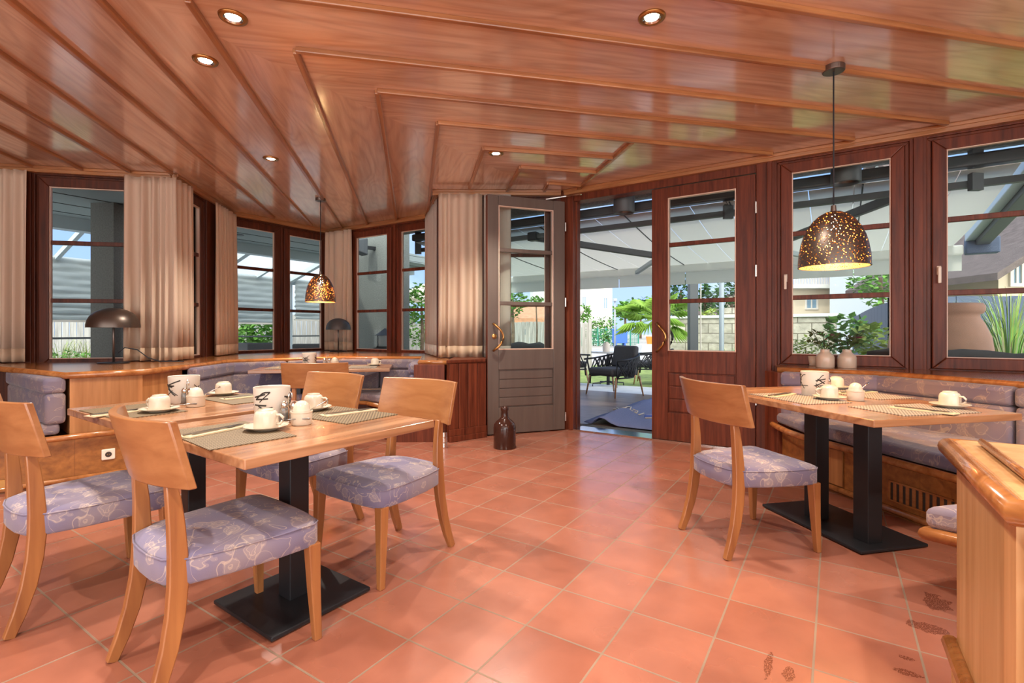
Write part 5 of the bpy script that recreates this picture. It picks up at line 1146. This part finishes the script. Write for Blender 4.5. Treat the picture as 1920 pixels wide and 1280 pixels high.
for k in range(3): w_ = wc - k * .85; M().bar(U(9.1, w_, -.05), U(9.1, w_, 2.4 + .1 * k), .12, .12).build('mullion', 'frame_grey', cv)
def blind(u0, u1, w_, zb_, label, along_u=True):
    t = thing('roman_blind', label, 'blind', (0, 0, 0), 0, 'pale roman blinds of the conservatory'); m = M(); n = 12; z1 = 2.42; rows = 9; P = []
    for r_ in range(rows * 4 + 1):
        z = z1 - (z1 - zb_) * r_ / (rows * 4); b_ = .05 * abs(math.sin(r_ / 4 * math.pi)) + .015 * math.sin(r_ * 1.7)
        for i in range(n + 1):
            q = u0 + (u1 - u0) * i / n; d_ = b_ + .012 * math.sin(i * 1.3 + r_)
            P.append(tuple(U(q, w_ - d_, z) if along_u else U(w_ - d_, q, z)))
    m.add(P, [(r_ * (n + 1) + i, r_ * (n + 1) + i + 1, (r_ + 1) * (n + 1) + i + 1, (r_ + 1) * (n + 1) + i) for r_ in range(rows * 4) for i in range(n)]); o = m.build('cloth', 'blind_cloth', t, smooth=True); s_ = o.modifiers.new('thick', 'SOLIDIFY'); s_.thickness = .004
    a_, b_ = (U(u0, w_ - .03, zb_), U(u1, w_ - .03, zb_)) if along_u else (U(w_ - .03, u0, zb_), U(w_ - .03, u1, zb_)); M().bar(a_, b_, .03, .04).build('bottom_bar', 'white_matte', t)
for i in range(6): u_ = -1.5 + i * 1.75; blind(u_ + .08, u_ + 1.67, wc - .12, 1.32 + .10 * (i % 2), 'pale grey roman blind of the conservatory, %s bay from the left' % ('first', 'second', 'third', 'fourth', 'fifth', 'sixth')[i])
blind(9.75, 11.1, 9.0, 1.25, 'pale grey roman blind on the end wall of the conservatory', False)
p = D(217, 6.6); tag(M().box(-.16, .16, -.2, .2, -.06, 2.8).build('stucco_pillar', 'stucco_dark', None), 'dark stucco pillar outside the left window behind the mushroom lamp', 'pillar'); bpy.data.objects['stucco_pillar'].location = (p.x, p.y, 0); bpy.data.objects['stucco_pillar'].rotation_euler = (0, 0, R(-5))
g0_, g1_ = D(655, 9.75), D(749, 9.05); Lg = (g1_ - g0_).length
tag(M().box(0, Lg, 0, .26, -.06, 3.3).build('stucco_wall', 'stucco_grey', None), 'grey stucco wall outside the right bay windows', 'wall'); bpy.data.objects['stucco_wall'].location = (g0_.x, g0_.y, 0); bpy.data.objects['stucco_wall'].rotation_euler = (0, 0, math.atan2(g1_.y - g0_.y, g1_.x - g0_.x))
t = thing('wall_speaker', 'dark wall speaker high on the grey stucco wall', 'speaker', (D(690, 9.3).x, 9.28, Zat(464, 9.28)), R(-45)); M().add([(-.11, -.05, -.16), (.11, -.05, -.16), (.11, -.28, -.10), (-.11, -.28, -.10), (-.11, -.05, .16), (.11, -.05, .16), (.11, -.28, .10), (-.11, -.28, .10)], [(0, 3, 2, 1), (4, 5, 6, 7), (0, 1, 5, 4), (1, 2, 6, 5), (2, 3, 7, 6), (3, 0, 4, 7)]).build('cabinet', 'anthracite', t, .02); M().box(-.03, .03, -.06, .16, -.03, .03).build('bracket', 'black_metal', t)
t = thing('garden_lantern', 'dark garden lantern on a chequered stand before the grey stucco wall', 'lantern', (D(722, 8.7).x, 8.7, -.06)); M().box(-.16, .16, -.16, .16, 0, .92).build('stand', 'anthracite', t); m = M()
for x in (-.1, .1):
    for y in (-.1, .1): m.box(x - .012, x + .012, y - .012, y + .012, .92, 1.13)
m.box(-.12, .12, -.12, .12, .92, .94).add([(-.14, -.14, 1.13), (.14, -.14, 1.13), (.14, .14, 1.13), (-.14, .14, 1.13), (0, 0, 1.26)], [(0, 3, 2, 1), (0, 1, 4), (1, 2, 4), (2, 3, 4), (3, 0, 4)]).build('lantern_frame', 'black_metal', t); M().box(-.085, .085, -.085, .085, .94, 1.13).build('lantern_glass', 'frame_grey', t)
def dark_chair(px, Y, zt, rz, label, w_=.5):
    p = D(px, Y); t = thing('conservatory_chair', label, 'chair', (p.x, p.y, -.06), rz, 'dark upholstered chairs in the conservatory')
    c_ = M().box(-w_ / 2, w_ / 2, -.25, -.17, .40, zt + .06).build('backrest', 'dark_cushion', t, .03, seg=3); c_ = M().box(-w_ / 2, w_ / 2, -.25, .25, .38, .50).build('seat', 'dark_cushion', t, .03)
    for x in (-1, 1):
        for y in (-1, 1): M().box(x * (w_ / 2 - .03) - .018, x * (w_ / 2 - .03) + .018, y * .22 - .018, y * .22 + .018, 0, .39).build('leg', 'black_metal', t)
dark_chair(469, 9.9, .92, R(-20), 'dark chair behind, left of the two in the left bay window'); dark_chair(494, 9.4, .93, R(20), 'dark chair in front, right of the two in the left bay window'); dark_chair(580, 9.9, .90, R(15), 'dark chair seen under the far pendant lamp, outside', .56)
